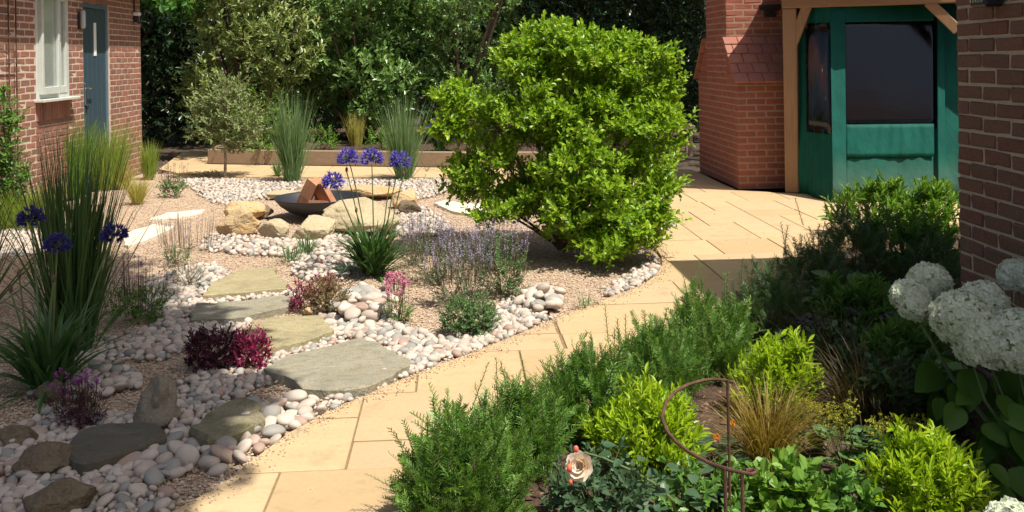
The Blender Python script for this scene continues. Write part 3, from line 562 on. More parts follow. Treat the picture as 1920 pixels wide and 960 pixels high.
boulder('buff boulder behind the orange one, left of the fire bowl', 455, 412, 66, 38, 'ochre_rock', 33)
boulder('upright cream boulder right beside the orange tinged one', 513, 447, 56, 40, 'cream_rock', 23)
boulder('small dark boulder tucked behind the cream one', 490, 408, 40, 24, 'brown_rock', 24)
boulder('squat brown boulder in front of the fire bowl', 588, 450, 92, 48, 'cream_rock', 25)
boulder('largest cream boulder, right of the fire bowl behind the agapanthus', 678, 438, 138, 66, 'cream_rock', 26, nplanes=8)
boulder('tan boulder at the right end of the ring, in front', 764, 402, 46, 26, 'brown_rock', 27)
boulder('tan boulder at the right end of the ring, behind', 757, 388, 52, 36, 'ochre_rock', 28)
boulder('low flat boulder behind the fire bowl', 690, 372, 110, 22, 'ochre_rock', 29)
boulder('low sandy boulder behind the left rim of the fire bowl', 530, 372, 60, 16, 'cream_rock', 30)
boulder('rough brown boulder at the bottom left of the gravel, in the shade', 72, 893, 105, 50, 'brown_rock', 41, grp='brown rocks at the front left')
boulder('rounded brown boulder nearest the front left corner', 105, 972, 120, 62, 'brown_rock', 42, grp='brown rocks at the front left')
boulder('small dark rock at the left edge among pebbles', 20, 835, 80, 34, 'brown_rock', 44, grp='brown rocks at the front left')
boulder('small pinkish angular rock beside the shaded strap leaves', 85, 748, 52, 34, 'brown_rock', 43, grp='brown rocks at the front left')
boulder('little orange stone at the foot of the red and bronze plant', 576, 590, 22, 14, 'ochre_rock', 45, grp='loose stones')
b = G(286, 796); d = dep(b); a = A(); V = ICO4[0].copy(); hgt, wid = 96 * d / FPX, 92 * d / FPX
t = (V[:, 2] + 1) / 2; k = np.interp(t, [0, .12, .35, .7, .9, 1], [.9, .95, .74, .42, .27, .10]); rr = np.maximum(np.hypot(V[:, 0], V[:, 1]), 1e-6); ang = np.arctan2(V[:, 1], V[:, 0])
sq = 1 / np.maximum(np.abs(np.cos(ang * 1.0 + .5)), np.abs(np.sin(ang + .5))) ** .3
V2 = np.column_stack([V[:, 0] / rr * k * sq * wid / 2, V[:, 1] / rr * k * sq * wid / 2 * .9, t * hgt - .02]); V2[:, 0] += .02 * t; V2 += (.014 * vnoise(V, 3, 5))[:, None] * V
a.add(V2, ICO4[1]); setp(part('pointed_rock', a, M['grey_rock'], smooth=True, loc=(b[0], b[1] + .06, 0)), 'upright pointed rock standing behind the dark slab', 'rock', 'loose stones')

# ------------------------------------------------------------------ pebbles
ZONES = [
 ('large rounded pebbles at the front end of the path edge', [(205, 850), (330, 818), (400, 800), (480, 768), (560, 745), (578, 772), (540, 806), (470, 850), (430, 872), (370, 880), (250, 895)], 0.022, 0.052, 0.75, 0.01),
 ('pebbles in the band along the path', [(520, 760), (640, 722), (760, 668), (860, 638), (960, 590), (1012, 592), (1000, 612), (900, 650), (780, 695), (660, 746), (560, 796)], 0.0115, 0.0336, 0.66, 0.012),
 ('pebbles between the grey stepping stone and the pink flowers', [(600, 600), (640, 565), (720, 570), (760, 620), (830, 640), (900, 640), (780, 688), (740, 655), (660, 628), (625, 625)], 0.0101, 0.0352, 0.64, 0.012),
 ('pebbles right of the soft green dome', [(905, 605), (960, 555), (1020, 590), (960, 625), (880, 650), (840, 645)], 0.0115, 0.0272, 0.7, 0.006),
 ('heaped large pebbles beside the red and bronze plant', [(635, 575), (680, 548), (728, 565), (730, 600), (670, 612), (630, 595)], 0.0331, 0.0576, 0.62, 0.05),
 ('heaped pebbles in front of the lime bush', [(978, 565), (1012, 545), (1050, 555), (1045, 580), (990, 580)], 0.0302, 0.0496, 0.62, 0.04),
 ('shaded pebbles below the dark bushy plant', [(155, 645), (330, 600), (360, 640), (310, 665), (150, 672)], 0.0144, 0.0336, 0.72, 0.008),
 ('pebbles in the sunlit patch right of the pointed rock', [(322, 738), (345, 728), (372, 700), (430, 690), (500, 697), (488, 720), (430, 738), (400, 765), (362, 795), (345, 835), (330, 830), (330, 790)], 0.012, 0.03, 0.7, 0.012),
 ('shaded pebbles at the front left corner', [(0, 820), (110, 770), (240, 780), (250, 800), (130, 840), (120, 870), (260, 862), (340, 890), (200, 905), (310, 935), (330, 962), (0, 962)], 0.012, 0.031, 0.68, 0.015),
 ('shaded pebbles beside the strap leaves on the left', [(60, 735), (130, 690), (245, 690), (252, 722), (120, 748)], .018, .042, 0.7, 0.02),
 ('pebbles in front of the boulder ring', [(395, 440), (560, 447), (640, 440), (690, 470), (640, 520), (570, 522), (548, 480), (440, 472), (390, 465)], 0.01, 0.034, .86, 0.014),
 ('pebbles right of the boulder ring', [(745, 400), (785, 385), (830, 412), (840, 440), (740, 440)], 0.0158, 0.0352, 0.7, 0.01),
 ('pebbles by the small olive tree', [(340, 336), (560, 336), (555, 352), (430, 384), (400, 378), (360, 348)], 0.0101, 0.0336, .86, 0.008),
 ('pebbles behind the fire bowl', [(590, 336), (830, 336), (835, 360), (770, 375), (690, 352), (600, 352)], 0.0101, 0.0320, .86, 0.008),
 ('pebbles between the stepping stones', [(360, 578), (370, 560), (560, 541), (575, 552), (440, 560)], 0.0115, 0.0256, 0.72, 0.006),
 ('pebbles between the stepping stones', [(320, 607), (400, 604), (470, 592), (452, 610), (345, 640)], 0.0130, 0.0272, 0.72, 0.006),
 ('pebbles between the stepping stones', [(495, 660), (620, 628), (640, 636), (560, 662), (500, 684)], 0.0115, 0.0256, 0.72, 0.006),
 ('pebbles left of the stepping stones', [(285, 520), (400, 492), (420, 512), (382, 545), (358, 590), (300, 602), (270, 570)], 0.0130, 0.0304, 0.72, 0.008),
 ('pebbles at the left edge near the green mound', [(0, 432), (90, 424), (130, 462), (0, 482)], 0.0144, 0.0320, 0.72, 0.006),
 ('pebbles at the right tip of the gravel bed', [(1135, 552), (1165, 525), (1215, 492), (1238, 492), (1238, 516), (1180, 546)], 0.0130, 0.0304, 0.7, 0.008),
 ('pebbles at the right tip of the gravel bed', [(1222, 412), (1262, 413), (1282, 424), (1225, 430)], 0.0144, 0.0288, 0.7, 0.006),
]
PEB = []
for zi, (grp, pts, lo, hi, tight, zj) in enumerate(ZONES):
    pl = gpoly(pts); mn, mx = pl.min(0), pl.max(0); ar = abs(.5 * np.sum(pl[:, 0] * np.roll(pl[:, 1], -1) - np.roll(pl[:, 0], -1) * pl[:, 1]))
    n_try = int(ar / (PI * ((lo + hi) / 2) ** 2) * 9) + 30; cand = rng.uniform(mn, mx, (n_try * 2, 2)); cand = cand[inpoly(pl, cand)][:n_try]; cand = cand + rng.normal(0, .022 + .02 * rng.random((len(cand), 1)) ** 3, cand.shape); cand = cand[~inpoly(np.array(path_poly), cand + np.array([.015, -.015]))]
    rr = lo * .75 + (hi * 1.08 - lo * .75) * rng.beta(1.3, 2.4, len(cand)); order = np.argsort(-rr * rng.uniform(.6, 1.1, len(cand))); cell = hi * 2; grid = {}
    cen = pl.mean(0); ext = np.abs(pl - cen).max(0)
    for i in order:
        p, r = cand[i], rr[i]; kx, ky = int(p[0] // cell), int(p[1] // cell); ok = True
        for ax in (-1, 0, 1):
            for ay in (-1, 0, 1):
                for (q, s_) in grid.get((kx + ax, ky + ay), ()):
                    if (p[0] - q[0]) ** 2 + (p[1] - q[1]) ** 2 < (tight * (r + s_)) ** 2: ok = False; break
                if not ok: break
            if not ok: break
        if not ok: continue
        grid.setdefault((kx, ky), []).append((p, r))
        z = -.018 + r * .42 + rng.uniform(0, zj)
        if zj > .03: z += .9 * hi * max(0, 1 - float(np.max(np.abs((p - cen) / ext))))
        PEB.append((p[0], p[1], z, r, zi, rng.choice(3, p=[.72, .20, .08])))
PM = ['white_pebble', 'grey_pebble', 'pink_pebble']
def size_px(q):
    x, y = proj((q[0], q[1], q[2])); return (q[3] / dep(q[:2]) * FPX) if -20 < x < 1940 and y < 975 else 0
PEB.sort(key=lambda q: -size_px(q))
pm = {}
for k in range(3):
    for v in range(6):
        a = A(); V = ICO3[0] * (1 + .09 * vnoise(ICO3[0], 1.3, k * 9 + v + 1))[:, None]; a.add(V, ICO3[1]); pm[k, v] = a.mesh('pebble', M[PM[k]], True)
TONE = ['off-white', 'grey', 'pinkish']
SHORT = {'large rounded pebbles at the front end of the path edge': 'front path edge cobbles', 'pebbles between the grey stepping stone and the pink flowers': 'pebbles by the pink flowers', 'heaped large pebbles beside the red and bronze plant': 'heap by the bronze shrub',
 'heaped pebbles in front of the lime bush': 'heap before the lime bush', 'shaded pebbles below the dark bushy plant': 'pebbles below the dark perennial', 'pebbles in the sunlit patch right of the pointed rock': 'patch right of the pointed rock', 'shaded pebbles at the front left corner': 'front left corner pebbles',
 'shaded pebbles beside the strap leaves on the left': 'pebbles by the strap leaves', 'pebbles right of the soft green dome': 'pebbles by the soft green dome', 'pebbles in front of the boulder ring': 'pebbles before the boulder ring', 'pebbles left of the stepping stones': 'pebbles left of stepping stones', 'pebbles at the right tip of the gravel bed': 'right tip of the gravel', 'pebbles in the band along the path': 'pebble band along the path'}
ZCEN = []
for z_ in ZONES:
    p_ = gpoly(z_[1]); ZCEN.append((*((p_.min(0) + p_.max(0)) / 2), *((p_.max(0) - p_.min(0)) / 2)))
for q in PEB[:296]:
    o = bpy.data.objects.new('pebble', pm[q[5], RD.randrange(6)]); COL.objects.link(o); r = q[3]; fl = RD.uniform(.45, .78); el = RD.uniform(.95, 1.5)
    o.location = (float(q[0]), float(q[1]), float(q[2])); o.scale = (r * el, r * RD.uniform(.8, 1.0), r * fl); o.rotation_euler = (RD.gauss(0, .35), RD.gauss(0, .35), RD.uniform(0, 6.28))
    g_ = ZONES[q[4]][0]; short = SHORT.get(g_, g_)
    zc = ZCEN[q[4]]; ex, ey = (q[0] - zc[0]) / zc[2], (q[1] - zc[1]) / zc[3]
    where = ('middle' if max(abs(ex), abs(ey)) < .35 else ('left' if ex < 0 else 'right') if abs(ex) > abs(ey) else ('front' if ey < 0 else 'back'))
    sz_ = 'big' if r > .048 else 'middling' if r > .034 else 'small'
    setp(o, f"{sz_} {'long' if el > 1.28 else 'round'} {TONE[q[5]]} pebble, {where} of the {short}", 'pebble', g_)
acc = [A(), A(), A()]
for k in range(3):
    L_ = [q for q in PEB[296:] if q[5] == k]
    if not L_: continue
    arr = np.array([q[:4] for q in L_]); n = len(arr); tpl = ICO2 if False else ICO1
    near = arr[:, 1] < 8.5
    for sel, tp in ((near, ICO2), (~near, ICO1)):
        ar2 = arr[sel]; n = len(ar2)
        if not n: continue
        d = rdir(n); d[:, 2] *= .4; up = np.column_stack([rng.normal(0, .35, (n, 2)), np.ones(n)])
        TV = tp[0] * (1 + .08 * vnoise(tp[0], 1.5, k + 3))[:, None]
        scatter(acc[k], (TV * np.array([1, 1, .58]), tp[1]), ar2[:, :3], d, up, ar2[:, 3] * rng.uniform(.9, 1.45, n), ar2[:, 3] * rng.uniform(.75, 1.05, n))
    part('small_pebbles', acc[k], M[PM[k]], None, 'stuff', True, label=['small off white pebbles spread round the rockery', 'small grey pebbles spread round the rockery', 'small pinkish pebbles spread round the rockery'][k])

# ------------------------------------------------------------------ brickwork
BR = {}
def brickmesh(matk, v):
    if (matk, v) not in BR:
        a = A(); cbox(a, (0, 0, 0), (.2135, .1025, .063), .007, None, .0019); BR[matk, v] = a.mesh('brick', M[matk])
    return BR[matk, v]
def brickwork(faces, root, matk, rloc, limit=300, keep=None, jit=.0008):
    """faces: (origin, U, N, width, height, holes, start offsets per parity, end offsets per parity); nearest bricks become parts, the rest one joined part"""
    lst = []
    for (O, U, N, Wd, Ht, holes, so_, eo_, ph) in faces:
        O, U, N = np.array(O, float), np.array(U, float), np.array(N, float)
        for k in range(int(round(Ht / .075))):
            z = k * .075 + .0375; u0, u1 = so_[k % 2], Wd - eo_[k % 2]; x = u0 - (ph if k % 2 else 0) ; first = True
            while x < u1 - .02:
                a0, a1 = max(x, u0), min(x + .215, u1); x += .225
                if a1 - a0 < .03: continue
                segs = [(a0, a1)]
                for (h0, h1, z0, z1) in holes:
                    if z0 < z < z1:
                        ns = []
                        for (s0, s1) in segs:
                            if s1 <= h0 or s0 >= h1: ns.append((s0, s1)); continue
                            if h0 - s0 > .03: ns.append((s0, h0 - .004))
                            if s1 - h1 > .03: ns.append((h1 + .004, s1))
                        segs = ns
                for (s0, s1) in segs:
                    c = O + U * (s0 + s1) / 2 + np.array([0, 0, z]) - N * (.05125 + RD.uniform(-jit, jit))
                    w = c + rloc; x_, y_ = proj(w); vis = -60 < x_ < 1980 and -40 < y_ < 990 and (keep is None or keep(w))
                    lst.append((0 if not vis else (s1 - s0) / dep(w), c, (s1 - s0) / .215, math.atan2(U[1], U[0])))
    lst.sort(key=lambda q: -q[0])
    for q in lst[:limit]:
        o = bpy.data.objects.new('brick', brickmesh(matk, RD.randrange(8))); COL.objects.link(o); o.parent = root
        o.location = q[1].tolist(); o.scale = (q[2], 1, 1); o.rotation_euler = (0, 0, q[3] + RD.gauss(0, .004))
    a = A()
    for q in lst[limit:]: cbox(a, q[1], (.215 * q[2], .1025, .065), .005, rotm(q[3]), .0012)
    if lst[limit:]: part('brick_courses', a, M[matk], root, 'stuff')

# left house ------------------------------------------------------
LX, LY = -4.5, 14.0
rl = np.array([LX, LY, 0.]); LH = thing('brick_house', 'orange red brick house on the left with a grey blue door', 'house', rl)
def yat(px): return atX(px, 150, LX)[1]
def zat(px, py): return atX(px, py, LX)[2]
wy0, wy1 = yat(68), yat(129); wz0 = zat(68, 187); wz1 = 2.40; dy0, dy1 = yat(157), yat(206); dz1 = zat(180, 7)
holes = [(LY - wy1, LY - wy0, wz0 - .02, wz1), (LY - dy1, LY - dy0, 0, dz1)]
soldier = (LY - wy1 - .02, LY - wy0 + .02, wz0 - .235, wz0 - .02); lint = (LY - dy1 - .1, LY - dy0 + .1, dz1, dz1 + .225)
FH = 2.55; FL = 7.2
brickwork([((0, 0, 0), (0, -1, 0), (1, 0, 0), FL, FH, holes + [soldier], (0, .1125), (0, 0), 0), ((0, 0, 0), (-1, 0, 0), (0, 1, 0), 2.0, FH, [], (.1125, 0), (0, 0), .0)], LH, 'brick_red', rl, 300)
a = A()
segs = [(0, LY - dy1), (LY - dy0, LY - wy1), (LY - wy0, FL)]
for s0, s1 in segs: cbox(a, (-.148, -(s0 + s1) / 2, FH / 2), (.29, s1 - s0, FH), .001)
cbox(a, (-.154, -(2 * LY - dy0 - dy1) / 2, (dz1 + FH) / 2), (.29, dy1 - dy0, FH - dz1), .001)
cbox(a, (-.154, -(2 * LY - wy0 - wy1) / 2, (wz0 - .02) / 2), (.29, wy1 - wy0, wz0 - .02), .001); cbox(a, (-.154, -(2 * LY - wy0 - wy1) / 2, (wz1 + FH) / 2), (.29, wy1 - wy0, FH - wz1), .001)
cbox(a, (-1.2, -.149, FH / 2), (1.75, .29, FH), .001)
part('mortar_wall', a, M['mortar'], LH)
for k in range(int((soldier[1] - soldier[0]) / .075)):
    o = bpy.data.objects.new('brick', brickmesh('brick_red', RD.randrange(8))); COL.objects.link(o); o.parent = LH; o.rotation_euler = (PI / 2, PI / 2, 0)
    o.rotation_euler = (0, PI / 2, PI / 2); o.location = (-.04, -(soldier[0] + .04 + k * .075), (soldier[2] + soldier[3]) / 2 - .005)
# window
yc, wl = -(LY - (wy0 + wy1) / 2), wy1 - wy0; fr = .055
a = A()
for sgn in (-1, 1): cbox(a, (-.03, yc + sgn * (wl / 2 - fr / 2), (wz0 + wz1) / 2), (.07, fr, wz1 - wz0))
cbox(a, (-.03, yc, wz1 - fr / 2), (.069, wl - 2 * fr, fr)); cbox(a, (-.03, yc, wz0 + fr / 2 + .0), (.069, wl - 2 * fr, fr))
ym = yc + wl * .14; cbox(a, (-.03, ym, (wz0 + wz1) / 2), (.069, fr, wz1 - wz0 - 2 * fr))
wf = part('window', a, M['frame_paint'], LH)
def sash(y0, y1, xo, nm):
    a = A(); t_ = .05; zc, zh = (wz0 + wz1) / 2 + .0, wz1 - wz0 - .10
    for sgn in (-1, 1): cbox(a, (xo, (y0 + y1) / 2 + sgn * ((y1 - y0) / 2 - t_ / 2), zc), (.05, t_, zh))
    cbox(a, (xo, (y0 + y1) / 2, zc + zh / 2 - t_ / 2), (.049, y1 - y0 - 2 * t_, t_)); cbox(a, (xo, (y0 + y1) / 2, zc - zh / 2 + t_ * .8), (.049, y1 - y0 - 2 * t_, t_ * 1.6)); o = part('sash', a, M['frame_paint'], wf)
    a = A(); cbox(a, (xo - .004, (y0 + y1) / 2, zc), (.006, y1 - y0 - 2 * t_ + .004, zh - 2 * t_), .001); part('glass_pane', a, M['glass'], wf)
    a = A(); cbox(a, (xo - .022, (y0 + y1) / 2, zc), (.01, y1 - y0 + .0, zh), .001); part('blind', a, M['blind'], wf)
sash(yc - wl / 2 + fr, ym - fr / 2, .022, 'a'); sash(ym + fr / 2, yc + wl / 2 - fr, -.012, 'b')
a = A(); cbox(a, (.03, yc, wz0 - .016), (.16, wl + .12, .03), .004); part('window_sill', a, M['frame_paint'], LH)
# door
yd, dl = -(LY - (dy0 + dy1) / 2), dy1 - dy0
a = A()
for sgn in (-1, 1): cbox(a, (-.05, yd + sgn * (dl / 2 - .03), dz1 / 2), (.06, .06, dz1), .004)
cbox(a, (-.05, yd, dz1 - .03), (.059, dl - .12, .06), .004); part('door_frame', a, M['door_frame'], LH)
a = A(); n_b = 5; dw = (dl - .13) / n_b
for k in range(n_b): cbox(a, (-.055, yd - dl / 2 + .065 + dw * (k + .5), (dz1 - .07) / 2 + .01), (.045, dw - .002, dz1 - .08), .004)
dr = part('door', a, M['door_paint'], LH)
a = A(); cbox(a, (-.028, yd + .02, 1.88), (.012, .07, .42), .002); part('glazed_slot', a, M['blind'], dr)
a = A(); cbox(a, (-.027, yd - dl / 2 + .12, 1.2), (.012, .04, .27), .004); tube(a, [(-.03, yd - dl / 2 + .12, 1.27), (.025, yd - dl / 2 + .12, 1.27), (.03, yd - dl / 2 + .14, 1.27), (.03, yd - dl / 2 + .26, 1.27)], .011, 8); part('handle', a, M['steel'], dr)
a = A(); cbox(a, (-.015, yd - dl / 2 + .14, 1.04), (.03, .03, .05), .006); part('key_fob', a, M['black_metal'], dr)
# eave, lamp, sensor, cable
a = A(); cbox(a, (.06, -FL / 2, FH + .06), (.46, FL + .5, .12), .005); part('eave_board', a, M['frame_paint'], LH)
a = A(); V = [(.29, .3, FH + .13), (.29, -FL - .3, FH + .13), (-2.6, -FL - .3, FH + 1.7), (-2.6, .3, FH + 1.7)]; V2 = [(x, y, z + .06) for x, y, z in V]
a.add(V + V2, [(0, 1, 2, 3)[::-1], (4, 5, 6, 7), (0, 1, 5, 4), (1, 2, 6, 5), (2, 3, 7, 6), (3, 0, 4, 7)]); part('roof', a, M['tile'], LH)
ly = yat(150); a = A(); tube(a, [(.045, ly - LY, 2.0 + z) for z in (0, .02, .2, .22)], [.02, .032, .032, .02], 12); lm = part('wall_lamp', a, M['lamp_glass'], LH); a = A(); cbox(a, (.012, ly - LY, 2.09), (.02, .1, .2), .004); part('back_plate', a, M['black_metal'], lm)
sy_ = yat(252); a = A(); cbox(a, (.05, sy_ - LY, 2.26), (.09, .1, .05), .012); sn = part('security_sensor', a, M['white_plastic'], LH); a = A(); cbox(a, (.04, sy_ - LY, 2.19), (.06, .07, .09), .01); rock(a, (.07, sy_ - LY, 2.15), (.06, .07, .06), 3, ICO2); part('sensor_head', a, M['black_metal'], sn)
a = A(); tube(a, [(.015, sy_ - LY, 2.28), (.014, sy_ - LY - .01, 2.55)], .01, 6); part('cable', a, M['cable'], LH)
# right house (brick corner, roof off the picture) -----------------------
RX, RY = 2.47, 4.53
rr_ = np.array([RX, RY, 0.]); RH = thing('brick_house', 'dark brick house corner at the right edge behind the hydrangea', 'house', rr_)
RHH = 2.25
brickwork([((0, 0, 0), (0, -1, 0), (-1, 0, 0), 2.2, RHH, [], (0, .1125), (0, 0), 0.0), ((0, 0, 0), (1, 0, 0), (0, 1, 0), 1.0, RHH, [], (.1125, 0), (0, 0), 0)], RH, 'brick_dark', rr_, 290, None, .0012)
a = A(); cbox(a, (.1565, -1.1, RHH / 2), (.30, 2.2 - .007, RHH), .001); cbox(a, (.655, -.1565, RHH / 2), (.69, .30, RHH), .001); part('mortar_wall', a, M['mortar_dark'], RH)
a = A(); cbox(a, (.062 + 2.0, -1.2, RHH + .06), (4.0, 6.0, .12), .005); part('soffit', a, M['frame_paint'], RH)  # unseen overhang, reach set so its edge casts the shadow on the paving
a = A(); V = [(.05, 1.82, RHH + .125), (.05, -4.2, RHH + .125), (2.6, -4.2, RHH + 1.5), (2.6, .3, RHH + 1.5), (4.2, 1.82, RHH + .125)]; a.add(V, [(0, 1, 2, 3)[::-1]]); a.add([V[0], V[3], V[4]], [(0, 1, 2)[::-1]]); part('roof', a, M['tile'], RH)
lp = atX(1848, 9, RX - .05); a = A(); q = lp - rr_; cbox(a, (-.045, q[1], q[2] + .05), (.09, .13, .12), .01); wl_ = part('wall_lamp', a, M['black_metal'], RH)
for k in range(5):
    a = A(); cbox(a, (-.093, q[1] - .045 + k * .022, q[2] + .06), (.012, .007, .10), .002); part('fin', a, M['steel'], wl_)

# brick chimney beside the gazebo --------------------------------------
CXm, CYm = 3.28, 10.83
rc = np.array([CXm, CYm, 0.]); CH = thing('brick_chimney', 'red brick barbecue chimney with tiled shoulders beside the gazebo', 'chimney', rc)
bw, bd, bh = .74, 1.75, 1.275
sy0, sy1, sx0 = .42, 1.33, .0
def shape_keep(w): return True
brickwork([((0, 0, 0), (1, 0, 0), (0, -1, 0), bw, bh, [], (0, .1125), (0, 0), 0), ((0, bd, 0), (0, -1, 0), (-1, 0, 0), bd, bh, [], (0, 0), (.1125, 0), .1125),
           ((.0, sy0, bh), (1, 0, 0), (0, -1, 0), bw, 2.1, [], (0, .1125), (0, 0), 0), ((.0, sy1, bh), (0, -1, 0), (-1, 0, 0), sy1 - sy0, 2.1, [], (0, 0), (.1125, 0), .1125)], CH, 'brick_chim', rc, 300, None, .0008)
a = A(); cbox(a, (bw / 2 + .001, bd / 2, bh / 2), (bw - .006, bd - .006, bh), .001); cbox(a, (bw / 2 + .001, (sy0 + sy1) / 2, bh + 1.05), (bw - .006, sy1 - sy0 - .006, 2.1), .001)
# gabled fill under the shoulders
for (y0, y1) in ((0.008, sy0), (bd - .008, sy1)):
    V = [(.008, y0, bh), (.008, y1, bh), (.008, y1, bh + .50), (bw - .01, y0, bh), (bw - .01, y1, bh), (bw - .01, y1, bh + .50)]
    a.add(V, [(0, 1, 2), (3, 5, 4)]); a.add(V, [(0, 2, 5, 3), (0, 3, 4, 1), (1, 4, 5, 2)])
part('mortar_core', a, M['mortar_chim'], CH)
for k in range(6):   # cut bricks in the gable triangles
    for (y0, y1) in ((0., sy0), (bd, sy1)):
        z = bh + .0375 + k * .075; f = (z - bh + .03) / .50; s0 = y0 + (y1 - y0) * min(1, f); ln = abs(y1 - s0)
        if ln < .05: continue
        a = A(); cbox(a, (.05, (s0 + y1) / 2, z), (.1025, ln - .01, .065), .004, None, .001); part('brick', a, M['brick_chim'], CH)
def tiles(y_eave, y_top, z_e, z_t, nm):
    n = 5
    for k in range(n):
        f0, f1 = k / n, (k + 1) / n
        for j in range(6):
            x0 = -.05 + j * .175 - (.085 if k % 2 else 0); x1 = x0 + .168; x0 = max(x0, -.05); x1 = min(x1, bw - .005)
            if x1 - x0 < .03: continue
            ya, yb = y_eave + (y_top - y_eave) * f0, y_eave + (y_top - y_eave) * min(1, f1 + .06); za, zb = z_e + (z_t - z_e) * f0, z_e + (z_t - z_e) * min(1, f1 + .06)
            a = A(); beam_between(a, ((x0 + x1) / 2, ya, za + .03), ((x0 + x1) / 2, yb, zb + .004), x1 - x0, .025, .004); part('roof_tile', a, M['tile'], CH)
tiles(-.085, sy0 - .004, bh - .065, bh + .49, 'f'); tiles(bd + .06, sy1 + .004, bh - .065, bh + .49, 'b')

for k, (px, py) in enumerate(((1434, 14), (1452, 14), (1443, 27))):
    q = atY(px, py, CYm + sy0 - .01) - rc; a = A(); cbox(a, (q[0], sy0 - .004, q[2]), (.14, .06, .063), .005, None, .002); part('brick', a, M['black_metal'], CH, label='dark blue black brick')
# oak gazebo with green curtains --------------------------------------
p0 = np.array((3.80, 10.50)); dv = nrm(np.array((.89, -.46))); nv = np.array((dv[1], -dv[0]))      # along the front, and out of it towards the viewer
nv = nv if nv[1] < 0 else -nv
GZ = thing('gazebo', 'oak framed gazebo closed off with green curtains', 'gazebo', (p0[0], p0[1], 0))
zb = 2.075; LN = 3.0
def gp(t, o, z): q = dv * t + nv * o; return np.array((q[0], q[1], z))
ang = math.atan2(dv[1], dv[0]); RM = rotm(ang)
for t in (0, LN):
    a = A(); cbox(a, gp(t, 0, zb / 2), (.15, .15, zb - .002), .012, RM); part('post', a, M['oak'], GZ)
    a = A(); cbox(a, gp(t, -2.6, zb / 2), (.15, .15, zb - .002), .012, RM); part('post', a, M['oak'], GZ)
a = A(); cbox(a, gp(LN / 2 + .1, 0, zb + .1), (LN + .36, .17, .2), .012, RM); part('beam', a, M['oak_h'], GZ)
a = A(); cbox(a, gp(-.0, -1.3, zb + .1), (.16, 2.4, .198), .012, RM); part('beam', a, M['oak_h'], GZ)
a = A(); cbox(a, gp(LN, -1.3, zb + .1), (.16, 2.4, .198), .012, RM); part('beam', a, M['oak_h'], GZ)
def tpx(px, z=2.0): return float(min(np.linspace(-.5, LN, 701), key=lambda t: abs(proj(gp(t, .03, z) + [p0[0], p0[1], 0])[0] - px)))
for pa, pb, za in ((1481, 1514, 1.60), (1796, 1741, 1.78)):
    a = A(); beam_between(a, gp(tpx(pa), .03, za), gp(tpx(pb), .03, zb + .02), .07, .11, .008, (dv[0], dv[1], .3)); part('brace', a, M['oak'], GZ)
# roof slopes
a = A(); eo = .28; ef = .38
E = [gp(-eo, ef, zb + .30), np.array((4.5 - p0[0], 9.71 - p0[1], zb + .30)), np.array((6.9 - p0[0], 9.40 - p0[1], zb + .30)), gp(LN + eo, -2.6 - eo, zb + .30), gp(-eo, -2.6 - eo, zb + .30)]; ap = gp(LN / 2, -1.3, zb + 1.9)
V = E + [ap] + [e + np.array((0, 0, .07)) for e in E] + [ap + np.array((0, 0, .07))]
a.add(V, [(i_, 5, (i_ + 1) % 5) for i_ in range(5)] + [(6 + i_, 6 + (i_ + 1) % 5, 11) for i_ in range(5)]); a.add(V, [(i_, (i_ + 1) % 5, 6 + (i_ + 1) % 5, 6 + i_) for i_ in range(5)]); part('roof', a, M['tile'], GZ)
# curtains: a folded side piece by the post, then the front sheet with its window; bottoms flare outwards
Tt = [gp(.07, -.10, zb + .09), None, None]
Tt[1] = np.append((atY(1557, 20, 10.26) - [p0[0], p0[1], 0])[:2], zb + .09); Tt[2] = np.append((atY(1900, 20, 10.0) - [p0[0], p0[1], 0])[:2], zb + .09)
Bt = [G(1500, 363) - [p0[0], p0[1], 0], G(1561, 380) - [p0[0], p0[1], 0], None]; Bt[2] = np.append((atY(1900, 400, 9.45) - [p0[0], p0[1], 0])[:2], 0)
def sheet(name, mat, seg, u0, u1, z0, z1, off=0.0, folds=.022, nu=36, nz=12, th=.004, parent=None, fq=26):
    a = A(); us = np.linspace(u0, u1, nu + 1); zs = np.linspace(z0, z1, nz + 1); Vf = []
    T0, T1, B0, B1 = Tt[seg], Tt[seg + 1], Bt[seg], Bt[seg + 1]; nn = nrm(np.array([(B1 - B0)[1], -(B1 - B0)[0], 0])); nn = nn if nn[1] < 0 or seg == 0 else -nn
    if seg == 0: nn = np.array([-1., 0, 0])
    for z in zs:
        f = z / (zb + .09)
        for u in us:
            tp, bt = T0 + (T1 - T0) * u, B0 + (B1 - B0) * u; p = bt + (tp - bt) * f
            w = folds * (.5 * math.sin(u * fq * .61 + 2.2 * z + 1.3 * math.sin(u * 9 + z)) + .45 * math.sin(u * fq * 1.7 + 1 - z * 3.1 + 1.1 * math.sin(z * 5 + u * 4)) * (.4 + .6 * math.sin(u * 7.3 + 2) ** 2) + .3 * math.sin(u * 5 + z * 2)) * (1 - .5 * f)
            Vf.append(np.array((p[0], p[1], z)) + nn * (off + w))
    Vf = np.array(Vf); n = len(Vf); Vb = Vf - nn * th; r_ = nu + 1
    Q = [(j * r_ + i, j * r_ + i + 1, (j + 1) * r_ + i + 1, (j + 1) * r_ + i) for j in range(nz) for i in range(nu)]
    rim = [(i, i + 1) for i in range(nu)] + [(nz * r_ + i + 1, nz * r_ + i) for i in range(nu)] + [((j + 1) * r_, j * r_) for j in range(nz)] + [(j * r_ + nu, (j + 1) * r_ + nu) for j in range(nz)]
    a.add(np.concatenate([Vf, Vb]), Q + [tuple(x + n for x in q[::-1]) for q in Q] + [(p, q, q + n, p + n)[::-1] for p, q in rim]); return part(name, a, M[mat], parent or GZ, None, True)
ZT = zb + .088
